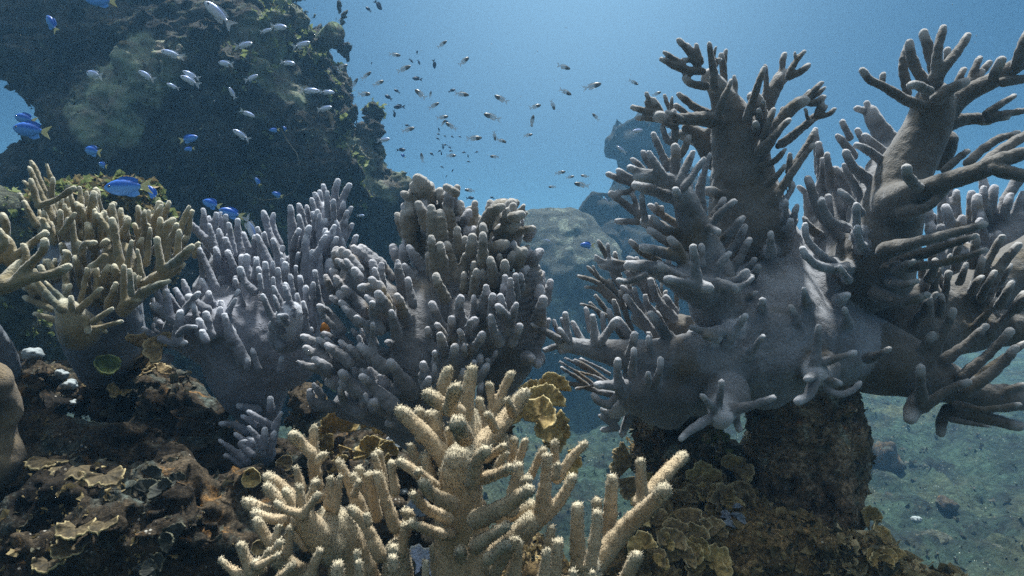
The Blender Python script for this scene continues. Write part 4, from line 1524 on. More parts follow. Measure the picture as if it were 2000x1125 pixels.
# greenish encrusting growth on the left of the face
pm = [o_ for o_ in pin.children if o_.name.startswith('rock')][0].data
dx, dy = X_of(PV) - 225, Y_of(PV) - 205
u_ = (dx*0.62 - dy*0.78)/150; w_ = (dx*0.78 + dy*0.62)/72
m_ = np.clip((1.0 - np.sqrt(u_*u_ + w_*w_) + 0.45*fbm(PV, 4.0, 4, 40)) / 0.16, 0, 1) * (PV[:,1] < 3.15)
m2 = np.clip((fbm(PV, 2.2, 4, 50) - 0.55) / 0.2, 0, 1) * 0.55 * (X_of(PV) > 420)
at = pm.attributes.new('crust', 'FLOAT', 'POINT'); at.data.foreach_set('value', np.maximum(m_, m2).astype(np.float32))
vn = []
V_, Q_ = None, None
def tube_thing(pts, r, name, mat, parent=None, base=(0,0,0), n=8):
    P = np.array(pts, float); k = len(P); rings = []
    for i in range(k):
        d = P[min(i+1, k-1)] - P[max(i-1, 0)]; d /= np.linalg.norm(d) + 1e-9
        a = np.cross(d, [0.3, 0.9, 0.2]); a /= np.linalg.norm(a); b = np.cross(d, a)
        rr = r if np.isscalar(r) else r[i]
        rings.append([P[i] + (math.cos(q)*a + math.sin(q)*b)*rr for q in np.linspace(0, 2*math.pi, n, endpoint=False)])
    V = np.array(rings).reshape(-1, 3)
    i = np.arange(k-1)[:, None]*n; j = np.arange(n)[None, :]; j2 = (j+1) % n
    Q = np.stack([i+j, i+j2, i+n+j2, i+n+j], -1).reshape(-1, 4)
    return link(name, mesh_np(name, V - np.asarray(base), [Q]), mat, parent)
t = NT('sea_whip'); M['whip'] = t.done((0.07, 0.075, 0.06), 0.8)
wp = [(548,250),(560,275),(580,300),(588,325),(583,350),(575,372),(550,388),(515,392),(485,382),(468,368)]
wb = W(548, 250, 2.72)
o = tube_thing([W(x, y, 2.70) + np.array([0, 0.012*math.sin(i*1.7), 0]) for i, (x, y) in enumerate(wp)], 0.0014, 'sea_whip', M['whip'], None, wb)
o.location = tuple(wb); tag(o, 'thin curving sea whip hanging across the dark rock pinnacle', 'sea whip')

LEFT = '''
-80,880,130,-6 60,800,90,10
60,900,120,0 200,960,130,0
230,800,70,12 300,770,72,10
40,745,60,30 130,750,62,26
180,770,60,24 90,790,60,20
330,820,90,6 400,880,90,8
380,900,110,4 480,960,90,8
150,1050,170,-6 420,1080,150,0
600,960,110,14 640,900,90,18
560,1080,140,6 720,1080,120,14
760,960,120,16 860,1000,110,18
1000,815,34,-4 985,870,46,0 930,920,60,8
620,820,60,26 700,850,60,22 840,880,80,16
'''
left, LV, LN, lbase = rock_thing('reef_ledge', LEFT, 1.0, 0.0050, (0.045, 9.0, 6), M['reefrock'],
    'dark craggy reef ledge beneath the finger corals, crusted brown and orange', 'rock', 0.09, 3, lean=((740, 850, 960, 1080), (8, 4, -3, -16)),
    turfs=((1800, 0.0034, M['algae_d'], -1, None), (500, 0.0034, M['algae_o'], -0.4, noise_sel(5, 7.0, 0.25)), (200, 0.006, M['plate_dark'], -0.6, noise_sel(8, 5, 0.1))))
RIGHTROCK = '''
1240,1130,90,0 1330,1060,75,0
1290,1010,44,0 1390,1000,52,2
1340,960,50,2 1400,930,42,4
1300,880,48,4 1350,870,46,6
1430,1100,110,4 1560,1130,120,4
1700,1150,110,4 1800,1190,90,6 1900,1230,90,8
1440,1010,60,4
1080,1150,90,10 1010,1100,60,14
'''
rr, RV, RN, rbase = rock_thing('reef_outcrop', RIGHTROCK, 1.02, 0.0050, (0.038, 10.0, 6), M['ochre'],
    'ochre brown craggy outcrop overgrown with leaf corals at the foot of the rock column', 'rock', 0.07, 5, lean=((880, 980, 1100, 1200), (10, 3, -8, -18)),
    turfs=((4200, 0.0045, M['algae_o'], -0.7, None), (1500, 0.0065, M['plate_brown'], -0.3, noise_sel(6, 8.0, 0.1)), (900, 0.005, M['algae_d'], -1, None)))
COL = '''
1572,770,104,0 1568,900,98,0
1568,900,98,0 1558,1010,98,0
1558,1010,100,0 1555,1150,130,0
1600,840,84,2 1600,1000,78,2
1520,745,40,4 1640,745,50,2
1515,880,60,2
1690,905,10,0 1700,900,7,0
'''
col, CV, CN, cbase = rock_thing('rock_column', COL, 1.10, 0.0047, (0.030, 12.0, 6), M['column'],
    'dark blocky rock column carrying the huge grey leather coral', 'rock', 0.05, 7,
    turfs=((900, 0.0032, M['algae_d'], -1, None), (500, 0.0034, M['algae_o'], -1, noise_sel(3, 9.0, 0.2))))
PED = '''
1300,800,58,0 1300,870,56,0
1300,870,58,0 1320,940,60,0
1370,840,44,0 1390,900,40,0
1255,800,18,0 1248,880,12,0
'''
ped, _, _, _ = rock_thing('rock_pedestal', PED, 1.12, 0.0055, (0.020, 12.0, 6), M['column'],
    'small dark rock pedestal under the left arm of the huge grey leather coral', 'rock', 0.04, 9,
    turfs=((1500, 0.004, M['algae_d'], -1, None), (500, 0.005, M['algae_g'], -1, noise_sel(4, 9.0, 0.15))))
ROCKV = np.concatenate([LV, RV, CV]); RSX, RSY = X_of(ROCKV), Y_of(ROCKV)
def on_rock(px, py, Y, gap=0.012):
    m = (np.abs(RSX - px) < 7) & (np.abs(RSY - py) < 7)
    if m.sum() < 3: return Y
    return float(np.percentile(ROCKV[m, 1], 10)) - gap
BACKL = '''
170,400,62,0 240,430,70,0 290,500,70,0
100,420,50,0
'''
bl, _, _, _ = rock_thing('pale_boulder', BACKL, 1.5, 0.0075, (0.035, 8.0, 5), M['mound'],
    'pale encrusted boulder behind the olive finger coral, blue fish above it', 'rock', 0.08, 11,
    turfs=((1500, 0.006, M['algae_o'], -0.6, None), (500, 0.007, M['algae_g'], 0.0, None)))
BACKL2 = '''
-60,440,110,0 20,430,70,0
-60,560,120,0
-20,660,110,10 60,680,90,20
'''
rock_thing('green_boulder', BACKL2, 1.7, 0.012, (0.03, 5.0, 4), M['mound'],
    'rounded greenish brown boulder at the edge behind the golden coral branch', 'rock', 0.1, 12, turfs=((700, 0.007, M['algae_g'], -0.2, None),))
# beige massive coral at the left edge
V, Q, N = build_rock('''
-72,820,80,0 -26,740,40,-3
-30,760,50,-3 2,800,38,0
-80,900,80,0 -30,900,60,0
''', 0.80, 0.0055, (0.006, 14.0, 3), 0.05, seed=14)
b_ = np.array([V[:,0].mean(), V[:,1].mean(), V[:,2].min()])
o = link('massive_coral', mesh_np('massive_coral', V - b_, [Q], None, N), M['beige'], None, tuple(b_))
tag(o, 'smooth rounded beige coral head cut off by the left edge', 'coral')
NT2 = '''
P branch
-40,1060,20,0 -10,1035,14 20,1010,10 40,995,8
-40,1070,20,0 -5,1050,12 25,1040,9 35,1038,7
-20,1080,14,0 10,1060,9 25,1056,7
-30,1000,18,4 0,990,9 20,985,6
-36,996,26,4 -40,1035,26,2 -30,1085,26,0
'''
build_coral('finger_coral', NT2, 0.85, 0.0030, M['olive'], 'pale finger tips poking in low at the edge beside the ruffled brown leaf coral', 'soft coral',
            W(-40, 1090, 0.85), kf=0.5)
# ------------------------------------------------------------------ far rocks
FARP = '''
1243,250,48,0 1230,275,34,0 1262,240,40,0
1238,310,36,10 1236,340,34,10
1250,370,46,10 1270,430,70,10 1300,300,50,30
1330,420,90,20 1290,560,120,20
'''
rock_thing('far_pinnacle', FARP, 9.5, 0.05, (0.22, 1.6, 5), M['far'],
    'blue hazy rock pillar with a knobbed top beside the grey leather coral', 'rock', 0.5, 21)
FARP2 = '''
1195,395,46,0 1190,440,52,0 1210,500,80,0 1180,580,90,0
'''
rock_thing('far_pillar', FARP2, 8.6, 0.05, (0.20, 1.4, 4), M['far'],
    'squat blue-grey pillar between the pale mound and the far pillar', 'rock', 0.4, 22)
MOUND = '''
1092,500,92,0 1050,492,72,0 1110,565,100,-10 1060,620,120,-20
'''
rock_thing('coral_mound', MOUND, 7.6, 0.035, (0.05, 2.6, 5), M['dome'],
    'rounded pale green coral mound in blue haze beyond the lobed coral', 'rock', 0.5, 23)
# ------------------------------------------------------------------ sea floor (one sheet out to the haze)
def floor_z(x, y):
    s = np.clip((y - 1.6) / 9.0, 0, 1.6)
    z = -1.62 + 0.55 * s + 0.35 * np.clip((y - 5) / 8, 0, 1) - 0.05 * x
    t_ = np.clip((y - 7.5) / 4.5, 0, 1); u_ = np.clip((17 - y) / 4, 0, 1)
    z = z + 1.55 * np.exp(-((x - 1.1) / 1.9)**2) * t_*t_*(3-2*t_) * u_
    return z
gx = np.concatenate([-np.geomspace(120, 5, 30)[:-1], np.linspace(-5, 6, 260), np.geomspace(6, 120, 30)[1:]])
gy = np.concatenate([np.linspace(-12, 1.0, 12)[:-1], np.linspace(1.0, 10, 300), np.geomspace(10, 160, 60)[1:]])
GX, GY = np.meshgrid(gx, gy); P = np.stack([GX.ravel(), GY.ravel(), np.zeros(GX.size)], 1)
Z = floor_z(P[:,0], P[:,1])
amp = np.clip((22 - P[:,1]) / 10, 0.15, 1) * (np.abs(P[:,0]) < 14)
Z = Z + amp * (0.16 * fbm(P, 0.9, 3, 2) + 0.055 * fbm(P, 4.0, 4, 5, 0.6, True) + 0.02 * fbm(P, 18, 2, 8))
P[:,2] = Z
nx = len(gx); i = np.arange(len(gy)-1)[:, None]*nx; j = np.arange(nx-1)[None, :]
Q = np.stack([i+j, i+j+1, i+nx+j+1, i+nx+j], -1).reshape(-1, 4)
o = link('ground', mesh_np('ground', P, [Q]), M['floor']); o['kind'] = 'structure'
def ground_at(px, py, lo=1.8, hi=30):
    for Y in np.linspace(lo, hi, 3000):
        w = W(px, py, Y)
        if w[2] < float(floor_z(w[0], w[1])): return w
    return W(px, py, hi)
# rubble and weed lying on it
near = (P[:,1] > 1.6) & (P[:,1] < 9) & (P[:,0] > -2) & (P[:,0] < 5.5)
NV = P[near]; NNn = np.tile([0, 0, 1.0], (len(NV), 1))
pp, tt, rm = turf(NV, NNn, 4000, 0.012, 77)
o = link('seaweed', mesh_np('seaweed', pp, [tt], {'rim': rm * 0.2}, smooth=False), M['algae_d']); tag(o, 'short green weed scattered over the sea floor', 'seaweed', kind='stuff')
pp, tt, rm = turf(NV, NNn, 1600, 0.012, 78)
o = link('rubble', mesh_np('rubble', pp, [tt], {'rim': rm * 0.5}, smooth=False), M['mound']); tag(o, 'broken grey coral rubble scattered over the sea floor', 'rubble', kind='stuff')
def boulder(px, py, r, name, mat, label, cat, seed, squash=0.7, Yd=None):
    c = ground_at(px, py) if Yd is None else W(px, py, on_rock(px, py, Yd, 0.0))
    n1, n2 = 40, 22
    th = np.linspace(0, 2*np.pi, n1, endpoint=False); ph = np.linspace(0.02, np.pi-0.02, n2)
    T, Pp = np.meshgrid(th, ph)
    V = np.stack([np.sin(Pp)*np.cos(T), np.sin(Pp)*np.sin(T), np.cos(Pp)*squash], -1).reshape(-1, 3)
    V = V * (1 + 0.28 * fbm(V + seed, 1.3, 4, seed, 0.55))[:, None] * r
    i = np.arange(n2-1)[:, None]*n1; j = np.arange(n1)[None, :]; j2 = (j+1) % n1
    Q = np.stack([i+j, i+n1+j, i+n1+j2, i+j2], -1).reshape(-1, 4)
    o = link(name, mesh_np(name, V, [Q]), mat, None, tuple(c)); return tag(o, label, cat)
boulder(1728, 905, 0.13, 'stump', M['reefrock'], 'dark upright stump with a weedy cap on the green sea floor right of the column', 'rock', 3, 1.5)
boulder(1830, 1060, 0.10, 'stone', M['mound'], 'yellowish encrusted stone on the sea floor, nearest the ochre outcrop', 'stone', 5)
boulder(1790, 1015, 0.032, 'stone', M['shell'], 'small white stone on the sea floor just above the yellowish encrusted stone', 'stone', 6)
boulder(1930, 1085, 0.09, 'stone', M['mound'], 'pale lumpy stone on the sea floor in the bottom corner', 'stone', 9)
boulder(1850, 985, 0.07, 'stone', M['reefrock'], 'dark mossy stone on the sea floor behind the white stone', 'stone', 12)

# stubby tube sponge on the shoulder of the pinnacle
sb = W(628, 82, 3.15); sp_pts = [W(x, y, Y) for x, y, Y in ((622,90,3.2),(634,80,3.12),(647,70,3.06),(655,62,3.02),(653,64,3.03),(646,70,3.06))]
o = tube_thing(sp_pts, [0.035, 0.045, 0.052, 0.050, 0.032, 0.022], 'tube_sponge', M['encrust'], None, sb, 18); o.location = tuple(sb)
tag(o, 'stubby open tube sponge jutting from the upper right edge of the pinnacle', 'sponge')
# ------------------------------------------------------------------ leaf corals
def blade_mesh(R, span, cup, ruffle, nr, seed, thick=0.0026, rough=0.15, stem=0.1):
    a = np.linspace(-span/2, span/2, 44); u = np.linspace(0, 1, 14)
    A, U = np.meshgrid(a, u)
    q = np.stack([np.cos(A)*2, np.sin(A)*2, U*0+seed], -1).reshape(-1, 3)
    out = 1 + rough * fbm(q, 1.4, 3, seed).reshape(A.shape) + rough * 0.40 * fbm(q, 6, 3, seed+2).reshape(A.shape)
    r = R * (stem + (1-stem)*U) * out
    z = cup * R * U**1.6 + ruffle * R * U**2 * (np.sin(nr*A + seed) + 0.5*np.sin(2.3*nr*A + 2*seed)) + 0.10*R*fbm(q, 3, 3, seed+7).reshape(A.shape)*U
    top = np.stack([np.cos(A)*r, np.sin(A)*r, z], -1).reshape(-1, 3)
    bot = top - np.array([0, 0, thick])
    V = np.concatenate([top, bot]); na, nu = 44, 14; n = na*nu
    i = np.arange(nu-1)[:, None]*na; j = np.arange(na-1)[None, :]
    Q = np.stack([i+j, i+na+j, i+na+j+1, i+j+1], -1).reshape(-1, 4)
    ring = np.concatenate([np.arange(na), np.arange(1, nu)*na+na-1, (nu-1)*na+np.arange(na-1)[::-1], np.arange(1, nu-1)[::-1]*na])
    r2 = np.roll(ring, -1); S = np.stack([ring, r2, r2+n, ring+n], 1)
    rim = np.tile(np.clip((U.ravel()-0.90)/0.08, 0, 1), 2)
    return mesh_np('blade', V, [Q, Q[:, ::-1]+n, S], {'rim': rim})
def face_matrix(loc, normal, spin):
    n = Vector(normal).normalized(); t = n.orthogonal().normalized()
    up = Vector((0, 0, 1)); t = (up - n * up.dot(n))
    t = t.normalized() if t.length > 1e-3 else Vector((1, 0, 0))
    b = n.cross(t)
    R = Matrix((t, b, n)).transposed()          # blade +X points up the page, +Z along the normal
    return Matrix.Translation(Vector(loc)) @ R.to_4x4() @ Matrix.Rotation(spin, 4, 'Z')
def leaf_coral(label, mat, blades, group=None, cat='leaf coral', name='leaf_coral'):
    """blades: (px, py, Y, size_px, (nx,ny,nz), spin_deg, span_deg, cup, ruffle, waves)"""
    blades = [(b[0], b[1], on_rock(b[0], b[1], b[2])) + tuple(b[3:]) for b in blades]
    b0 = blades[0]; base = W(b0[0], b0[1] + 10, b0[2] + 0.01)
    root = empty(name, base, label, cat, group)
    for k, (px, py, Y, s, nv, spin, span, cup, ruf, nw) in enumerate(blades):
        me = blade_mesh(s * Y / FPX, rad(span), cup, ruf, nw, k * 1.7 + px * 0.01)
        mt = face_matrix(W(px, py, Y) - base, nv, rad(spin))
        me.transform(mt)
        link('blade', me, mat if not isinstance(mat, list) else mat[k % len(mat)], root)
    return root
rs = random.Random(5)
def rblades(cx, cy, Y, n, spread, size, seed, nz=0.5, span=(140, 260), dy=0.03):
    r = random.Random(seed); out = []
    for k in range(n):
        out.append((cx + r.uniform(-1, 1)*spread[0], cy + r.uniform(-1, 1)*spread[1], Y + r.uniform(-dy, dy), size*r.uniform(0.65, 1.3),
                    (r.uniform(-0.6, 0.6), -1, nz + r.uniform(-0.3, 0.7)), r.uniform(-70, 70), r.uniform(*span), r.uniform(0.1, 0.5), r.uniform(0.05, 0.16), r.uniform(2.5, 5)))
    return out
leaf_coral('cluster of thin golden brown leaves right of the tallest fuzzy tan coral', M['plate_gold'],
    [(1062, 790, 0.86, 40, (0.25,-1,0.5), 0, 200, 0.25, 0.08, 3), (1080, 762, 0.88, 34, (0.1,-1,0.2), 20, 230, 0.2, 0.1, 3),
     (1050, 815, 0.84, 38, (-0.3,-1,0.7), -40, 220, 0.3, 0.1, 4), (1075, 828, 0.86, 36, (0.5,-1,0.1), -160, 240, 0.2, 0.1, 3),
     (1040, 775, 0.90, 30, (0,-1,0.8), 50, 200, 0.3, 0.1, 3), (1020, 820, 0.88, 36, (-0.2,-1,0.5), 10, 220, 0.2, 0.12, 4),
     (1085, 850, 0.88, 30, (0.4,-1,-0.2), -150, 220, 0.2, 0.12, 4)])
leaf_coral('single small golden leaf behind the tan fingers, above the sea floor', M['plate_gold'],
    [(1112, 905, 0.80, 24, (0.3,-1,0.1), -120, 250, 0.2, 0.1, 3), (1105, 920, 0.81, 18, (0.6,-1,0.2), 160, 200, 0.2, 0.1, 3)])
leaf_coral('square brown flap of leaf coral jutting from the small rock pedestal', M['plate_brown'],
    [(1238, 905, 1.02, 46, (-0.1,-1,0.1), 80, 110, 0.05, 0.05, 2), (1245, 930, 1.02, 50, (0.2,-1,0.0), 140, 90, 0.1, 0.08, 3)])
leaf_coral('golden leaves clinging under the grey lobed coral, left of the fuzzy tan coral', M['plate_gold'],
    [(660, 845, 0.93, 40, (0.1,-1,0.3), 10, 200, 0.3, 0.1, 3), (700, 830, 0.95, 48, (0.2,-1,0.5), -30, 230, 0.25, 0.12, 4),
     (650, 880, 0.92, 34, (-0.3,-1,0.1), 90, 180, 0.2, 0.12, 4), (735, 850, 0.97, 40, (0.1,-1,0.6), -60, 200, 0.3, 0.12, 4),
     (690, 880, 0.95, 30, (0.2,-1,-0.2), 170, 220, 0.2, 0.12, 4), (725, 885, 0.96, 34, (0.0,-1,0.5), 30, 220, 0.2, 0.12, 4)])
leaf_coral('small gold and orange scrap of leaf coral behind the leftmost tan fingers', M['plate_gold'],
    [(668, 915, 0.84, 26, (0.1,-1,0.3), 60, 180, 0.2, 0.1, 3), (757, 885, 0.84, 22, (0.1,-1,0.4), 0, 220, 0.2, 0.1, 3), (765, 900, 0.84, 16, (0.2,-1,0.1), 120, 200, 0.2, 0.1, 3)])
# cup corals
def cup(px, py, Y, r_px, label, mat, nv=(0,-1,0.25), seed=1, depth=0.55):
    Y = on_rock(px, py, Y); c = W(px, py, Y); R = r_px * Y / FPX
    prof = [(0.15, -0.75), (0.55, -0.6), (0.9, -0.2), (1.0, 0.08), (0.97, 0.13), (0.88, 0.08), (0.78, -0.15), (0.5, -0.38), (0.0, -0.46)]
    n = 40; V = []; rim = []
    for i, (r, z) in enumerate(prof):
        for a in np.linspace(0, 2*np.pi, n, endpoint=False):
            w = 1 + 0.06*math.sin(3*a+seed) + 0.03*math.sin(7*a+2*seed)
            rr = r*(1+0.03*math.sin(26*a)*(r > 0.6)); V.append((rr*w*R*math.cos(a), rr*w*R*math.sin(a), z*R*depth*1.6)); rim.append(1.0 if i in (3,4) else 0.0)
    V = np.array(V); i = np.arange(len(prof)-1)[:, None]*n; j = np.arange(n)[None, :]; j2 = (j+1) % n
    Q = np.stack([i+j, i+j2, i+n+j2, i+n+j], -1).reshape(-1, 4)
    me = mesh_np('cup_coral', V, [Q], {'rim': np.array(rim)}); me.transform(face_matrix((0,0,0), nv, 0))
    o = link('cup_coral', me, mat, None, tuple(c)); return tag(o, label, 'cup coral')
cup(491, 934, 0.86, 19, 'round gold cup coral with a dark hollow, left of the fuzzy tan coral', M['plate_gold'])
cup(556, 905, 0.88, 16, 'dull brown cup coral tucked above the round gold one', M['plate_brown'], (0.2,-1,0.5), 3)
cup(210, 712, 0.93, 23, 'pale green upright cup on the ledge under the olive finger coral', M['algae_g'], (0.5,-0.5,0.6), 5, 0.8)
cup(505, 1070, 0.80, 14, 'little dim brown cup coral behind the low left tan fingers', M['plate_brown'], (0.3,-1,0.3), 7)
def simple_leaf(label, mat, *a, name='plate_coral', cat='plate coral'): return leaf_coral(label, mat, [a], None, cat, name)
simple_leaf('smooth slate blue plate behind the left arm of the tallest tan coral', M['plate_grey'], 800, 868, 0.86, 44, (-0.1,-0.8,0.6), 40, 150, 0.25, 0.06, 2)
simple_leaf('pale lavender plate between the tan coral stalks, low in the middle', M['plate_white'], 825, 1112, 0.72, 50, (0,-1,0.1), 0, 250, 0.12, 0.03, 2)
simple_leaf('dim blue-grey plate tucked above the pale lavender one', M['plate_grey'], 815, 1010, 0.80, 34, (0,-0.8,0.6), 20, 200, 0.2, 0.05, 2)
# orange sponge scrap
V, Q, N = build_rock('635,637,9,0 640,645,8,0\n630,645,7,0', 0.99, 0.0022, (0.003, 60, 3), 0.01, seed=3)
b_ = V.mean(0); o = link('sponge', mesh_np('sponge', V - b_, [Q], None, N), M['orange'], None, tuple(b_)); tag(o, 'small bright orange sponge between the finger coral and the lobed coral', 'sponge')
# ruffled brown leaf corals with bright rims, lower left
leaf_coral('ruffled brown leaf coral with a thin bright wavy rim, upper one on the dark ledge', M['plate_ruf'],
    [(150, 910, 0.86, 44, (0.1,-0.25,1.0), 180, 200, -0.1, 0.06, 5), (205, 925, 0.87, 34, (0.3,-0.4,1.0), 190, 230, 0.05, 0.09, 4), (95, 895, 0.88, 36, (0,-0.3,1), 170, 200, 0.0, 0.08, 4)])
leaf_coral('large crumpled brown leaf coral with bright rims low on the dark ledge', M['plate_ruf'],
    [(110, 1010, 0.82, 30, (0.2,-0.6,0.9), 170, 230, 0.2, 0.14, 4), (150, 1030, 0.80, 34, (0.0,-0.4,1), 180, 250, 0.1, 0.14, 5),
     (205, 1020, 0.83, 26, (-0.2,-0.5,1), 200, 220, 0.1, 0.12, 4), (140, 1065, 0.79, 30, (0.1,-0.7,0.8), 175, 240, 0.25, 0.15, 4),
     (185, 1070, 0.80, 32, (0.3,-0.6,0.8), 150, 220, 0.2, 0.15, 4), (95, 1095, 0.78, 28, (0,-0.5,1), 180, 230, 0.1, 0.14, 5)])
leaf_coral('dark bluish leaf corals stacked in the middle of the dark ledge', M['plate_dark'],
    rblades(320, 930, 0.86, 6, (50, 45), 22, 3))
leaf_coral('dim brown leaves near the bottom edge left of the tan coral', M['plate_dark'], rblades(330, 1080, 0.82, 6, (90, 40), 22, 8))
leaf_coral('orange-brown lumpy leaf coral on the ledge top under the finger coral stalk', M['plate_brown'],
    rblades(290, 705, 0.97, 9, (40, 28), 26, 12, 0.9) )
leaf_coral('pair of ochre leaf corals beside the pale green cup', M['plate_gold'], [(205, 738, 0.92, 26, (0.1,-0.6,0.8), 175, 240, 0.2, 0.12, 4), (235, 760, 0.93, 22, (0.2,-0.6,0.8), 150, 220, 0.2, 0.12, 4)])
# big tangle of leaf coral at the foot of the column
for k, (cx, cy, Y, n, sp, sz, lab) in enumerate([
    (1390, 935, 0.98, 8, (55, 22), 34, 'topmost brown leaf coral on the outcrop, bright edged, under the pedestal'),
    (1290, 975, 0.90, 7, (34, 26), 30, 'leaf coral with a pale gold tip just right of the thick tan finger'),
    (1370, 1000, 0.93, 9, (46, 34), 32, 'broad crumpled golden brown leaf coral in the middle of the outcrop'),
    (1430, 960, 0.97, 8, (26, 50), 28, 'curly leaf coral pressed against the left side of the dark column'),
    (1300, 1060, 0.86, 9, (50, 36), 32, 'low folded leaf coral below the golden-tipped one on the outcrop'),
    (1380, 1075, 0.89, 7, (40, 34), 28, 'low yellow-brown leaf coral at the bottom left of the dark column'),
    (1335, 1110, 0.84, 7, (60, 20), 28, 'leaf coral cut by the bottom edge between tan coral and column')]):
    leaf_coral(lab, [M['plate_gold'], M['plate_brown'], M['plate_brown']], rblades(cx, cy, Y, n, sp, sz, 40 + k, 0.6), 'leaf corals on the outcrop')
leaf_coral('yellow curled shell-like leaf on the right flank of the dark column', M['plate_gold'],
    [(1700, 1015, 1.02, 24, (0.3,-1,0.4), 20, 260, 0.3, 0.08, 3), (1712, 1035, 1.02, 22, (0.7,-1,0.1), 90, 220, 0.3, 0.1, 3), (1720, 1052, 1.02, 26, (0.5,-1,0.7), -60, 200, 0.2, 0.12, 4)])
leaf_coral('white crusty flakes between the low leaf corals and the dark column', M['plate_grey'], rblades(1430, 1020, 0.93, 6, (16, 30), 10, 71), cat='plate coral', name='plate_coral')
leaf_coral('ochre leaves at the base of the dark column, bottom edge', M['plate_gold'], rblades(1730, 1090, 0.98, 5, (50, 16), 18, 83, 0.8))
for k, (x, y, Yd, r, lab) in enumerate([(62, 692, 0.95, 0.016, 'white rounded shell scrap above the beige coral head'), (118, 732, 0.93, 0.014, 'pale blue shell scrap on the ledge slope, upper of three'),
        (135, 752, 0.92, 0.015, 'pale grey shell scrap on the ledge slope, middle of three'), (145, 787, 0.90, 0.010, 'thin pale shell scrap on the ledge slope, lowest of three'), (203, 847, 0.88, 0.011, 'lone bluish shell in the middle of the dark ledge'),
        (788, 960, 0.84, 0.007, 'tiny pale pebble behind the tan fingers')]):
    boulder(x, y, r, 'shell', M['shell'], lab, 'shell', 20 + k, 0.7, Yd)
# ------------------------------------------------------------------ fish
def fish_parts(kind):
    prof = {'b': [(-0.34,0.055),(-0.25,0.10),(-0.12,0.175),(0.04,0.215),(0.2,0.205),(0.32,0.165),(0.42,0.105),(0.48,0.05),(0.5,0.012)],
            's': [(-0.34,0.035),(-0.25,0.062),(-0.12,0.115),(0.04,0.15),(0.2,0.152),(0.32,0.13),(0.42,0.09),(0.48,0.045),(0.5,0.012)],
            'd': [(-0.36,0.03),(-0.25,0.08),(-0.12,0.15),(0.04,0.19),(0.2,0.185),(0.32,0.15),(0.42,0.10),(0.48,0.05),(0.5,0.012)]}
    P = prof['s' if kind == 'c' else kind]; n = 14; V = []
    for x, r in P:
        for a in np.linspace(0, 2*math.pi, n, endpoint=False):
            V.append((x, math.cos(a)*r*0.42, math.sin(a)*r + (0.012 if x < 0 else 0)))
    V.append((-0.35, 0, 0.01)); V.append((0.505, 0, 0)); V = np.array(V); k = len(P)
    i = np.arange(k-1)[:, None]*n; j = np.arange(n)[None, :]; j2 = (j+1) % n
    Q = np.stack([i+j, i+n+j, i+n+j2, i+j2], -1).reshape(-1, 4)[:, ::-1]
    jj = np.arange(n); T = np.concatenate([np.stack([jj, (jj+1) % n, np.full(n, k*n)], 1), np.stack([(k-1)*n+(jj+1) % n, (k-1)*n+jj, np.full(n, k*n+1)], 1)])
    def fin(pts, th=0.008):
        p = np.array([(x, 0, z) for x, z in pts]); m = len(p)
        V = np.concatenate([p + [0, th, 0], p - [0, th, 0]])
        f1 = [[0, q, q+1] for q in range(1, m-1)]; f2 = [[m, m+q+1, m+q] for q in range(1, m-1)]
        s = [[q, (q+1) % m, m+(q+1) % m, m+q] for q in range(m)]
        return V, np.array(f1+f2), np.array(s)
    tail = fin([(-0.33,0.0),(-0.33,0.05),(-0.45,0.13),(-0.62,0.21),(-0.56,0.10),(-0.50,0.01),(-0.56,-0.09),(-0.62,-0.19),(-0.45,-0.11),(-0.33,-0.035)])
    h = P[4][1]
    dor = fin([(0.0,h*0.6),(0.22,h*0.9),(0.12,h*1.32),(-0.02,h*1.38),(-0.16,h*1.3),(-0.30,h*1.0),(-0.27,h*0.35)])
    ana = fin([(-0.02,-h*0.6),(-0.26,-h*0.3),(-0.31,-h*0.95),(-0.18,-h*1.25),(-0.04,-h*1.15),(0.04,-h*0.9)])
    bm, fm = {'b': (M['fblue'], M['fyel']), 's': (M['fsil'], M['fclear']), 'c': (M['fglass'], M['fclear']), 'd': (M['fdark'], M['fdark'])}[kind]
    res = []
    if kind == 'd':
        off = len(V); Vt = np.concatenate([V, tail[0], dor[0]])
        me = mesh_np('small_fish', Vt, [np.concatenate([T, tail[1]+off, dor[1]+off+len(tail[0])]), np.concatenate([Q, tail[2]+off, dor[2]+off+len(tail[0])])])
        me.materials.append(bm); return [('self', me)]
    me = mesh_np('body', V, [T, Q]); me.materials.append(bm); res.append(('body', me))
    for nm, f, mt in (('tail_fin', tail, fm), ('dorsal_fin', dor, bm if kind == 'b' else fm), ('anal_fin', ana, bm if kind == 'b' else fm)):
        me = mesh_np(nm, f[0], [f[1], f[2]], smooth=False); me.materials.append(mt); res.append((nm, me))
    for s in (-1, 1):
        th = np.linspace(0, 2*np.pi, 10, endpoint=False); ph = np.linspace(0.05, np.pi-0.05, 6); T_, P_ = np.meshgrid(th, ph)
        e = np.stack([np.sin(P_)*np.cos(T_), np.cos(P_), np.sin(P_)*np.sin(T_)], -1).reshape(-1, 3)*0.034 + [0.37, s*0.047, 0.03]
        i = np.arange(5)[:, None]*10; j = np.arange(10)[None, :]
        me = mesh_np('eye', e, [np.stack([i+j, i+(j+1) % 10, i+10+(j+1) % 10, i+10+j], -1).reshape(-1, 4)]); me.materials.append(M['feye']); res.append(('eye', me))
    return res
FP = {k: fish_parts(k) for k in 'bscd'}
NAMES = {'b': 'damselfish', 's': 'silver_fish', 'c': 'cardinalfish', 'd': 'small_fish'}
fr = random.Random(3)
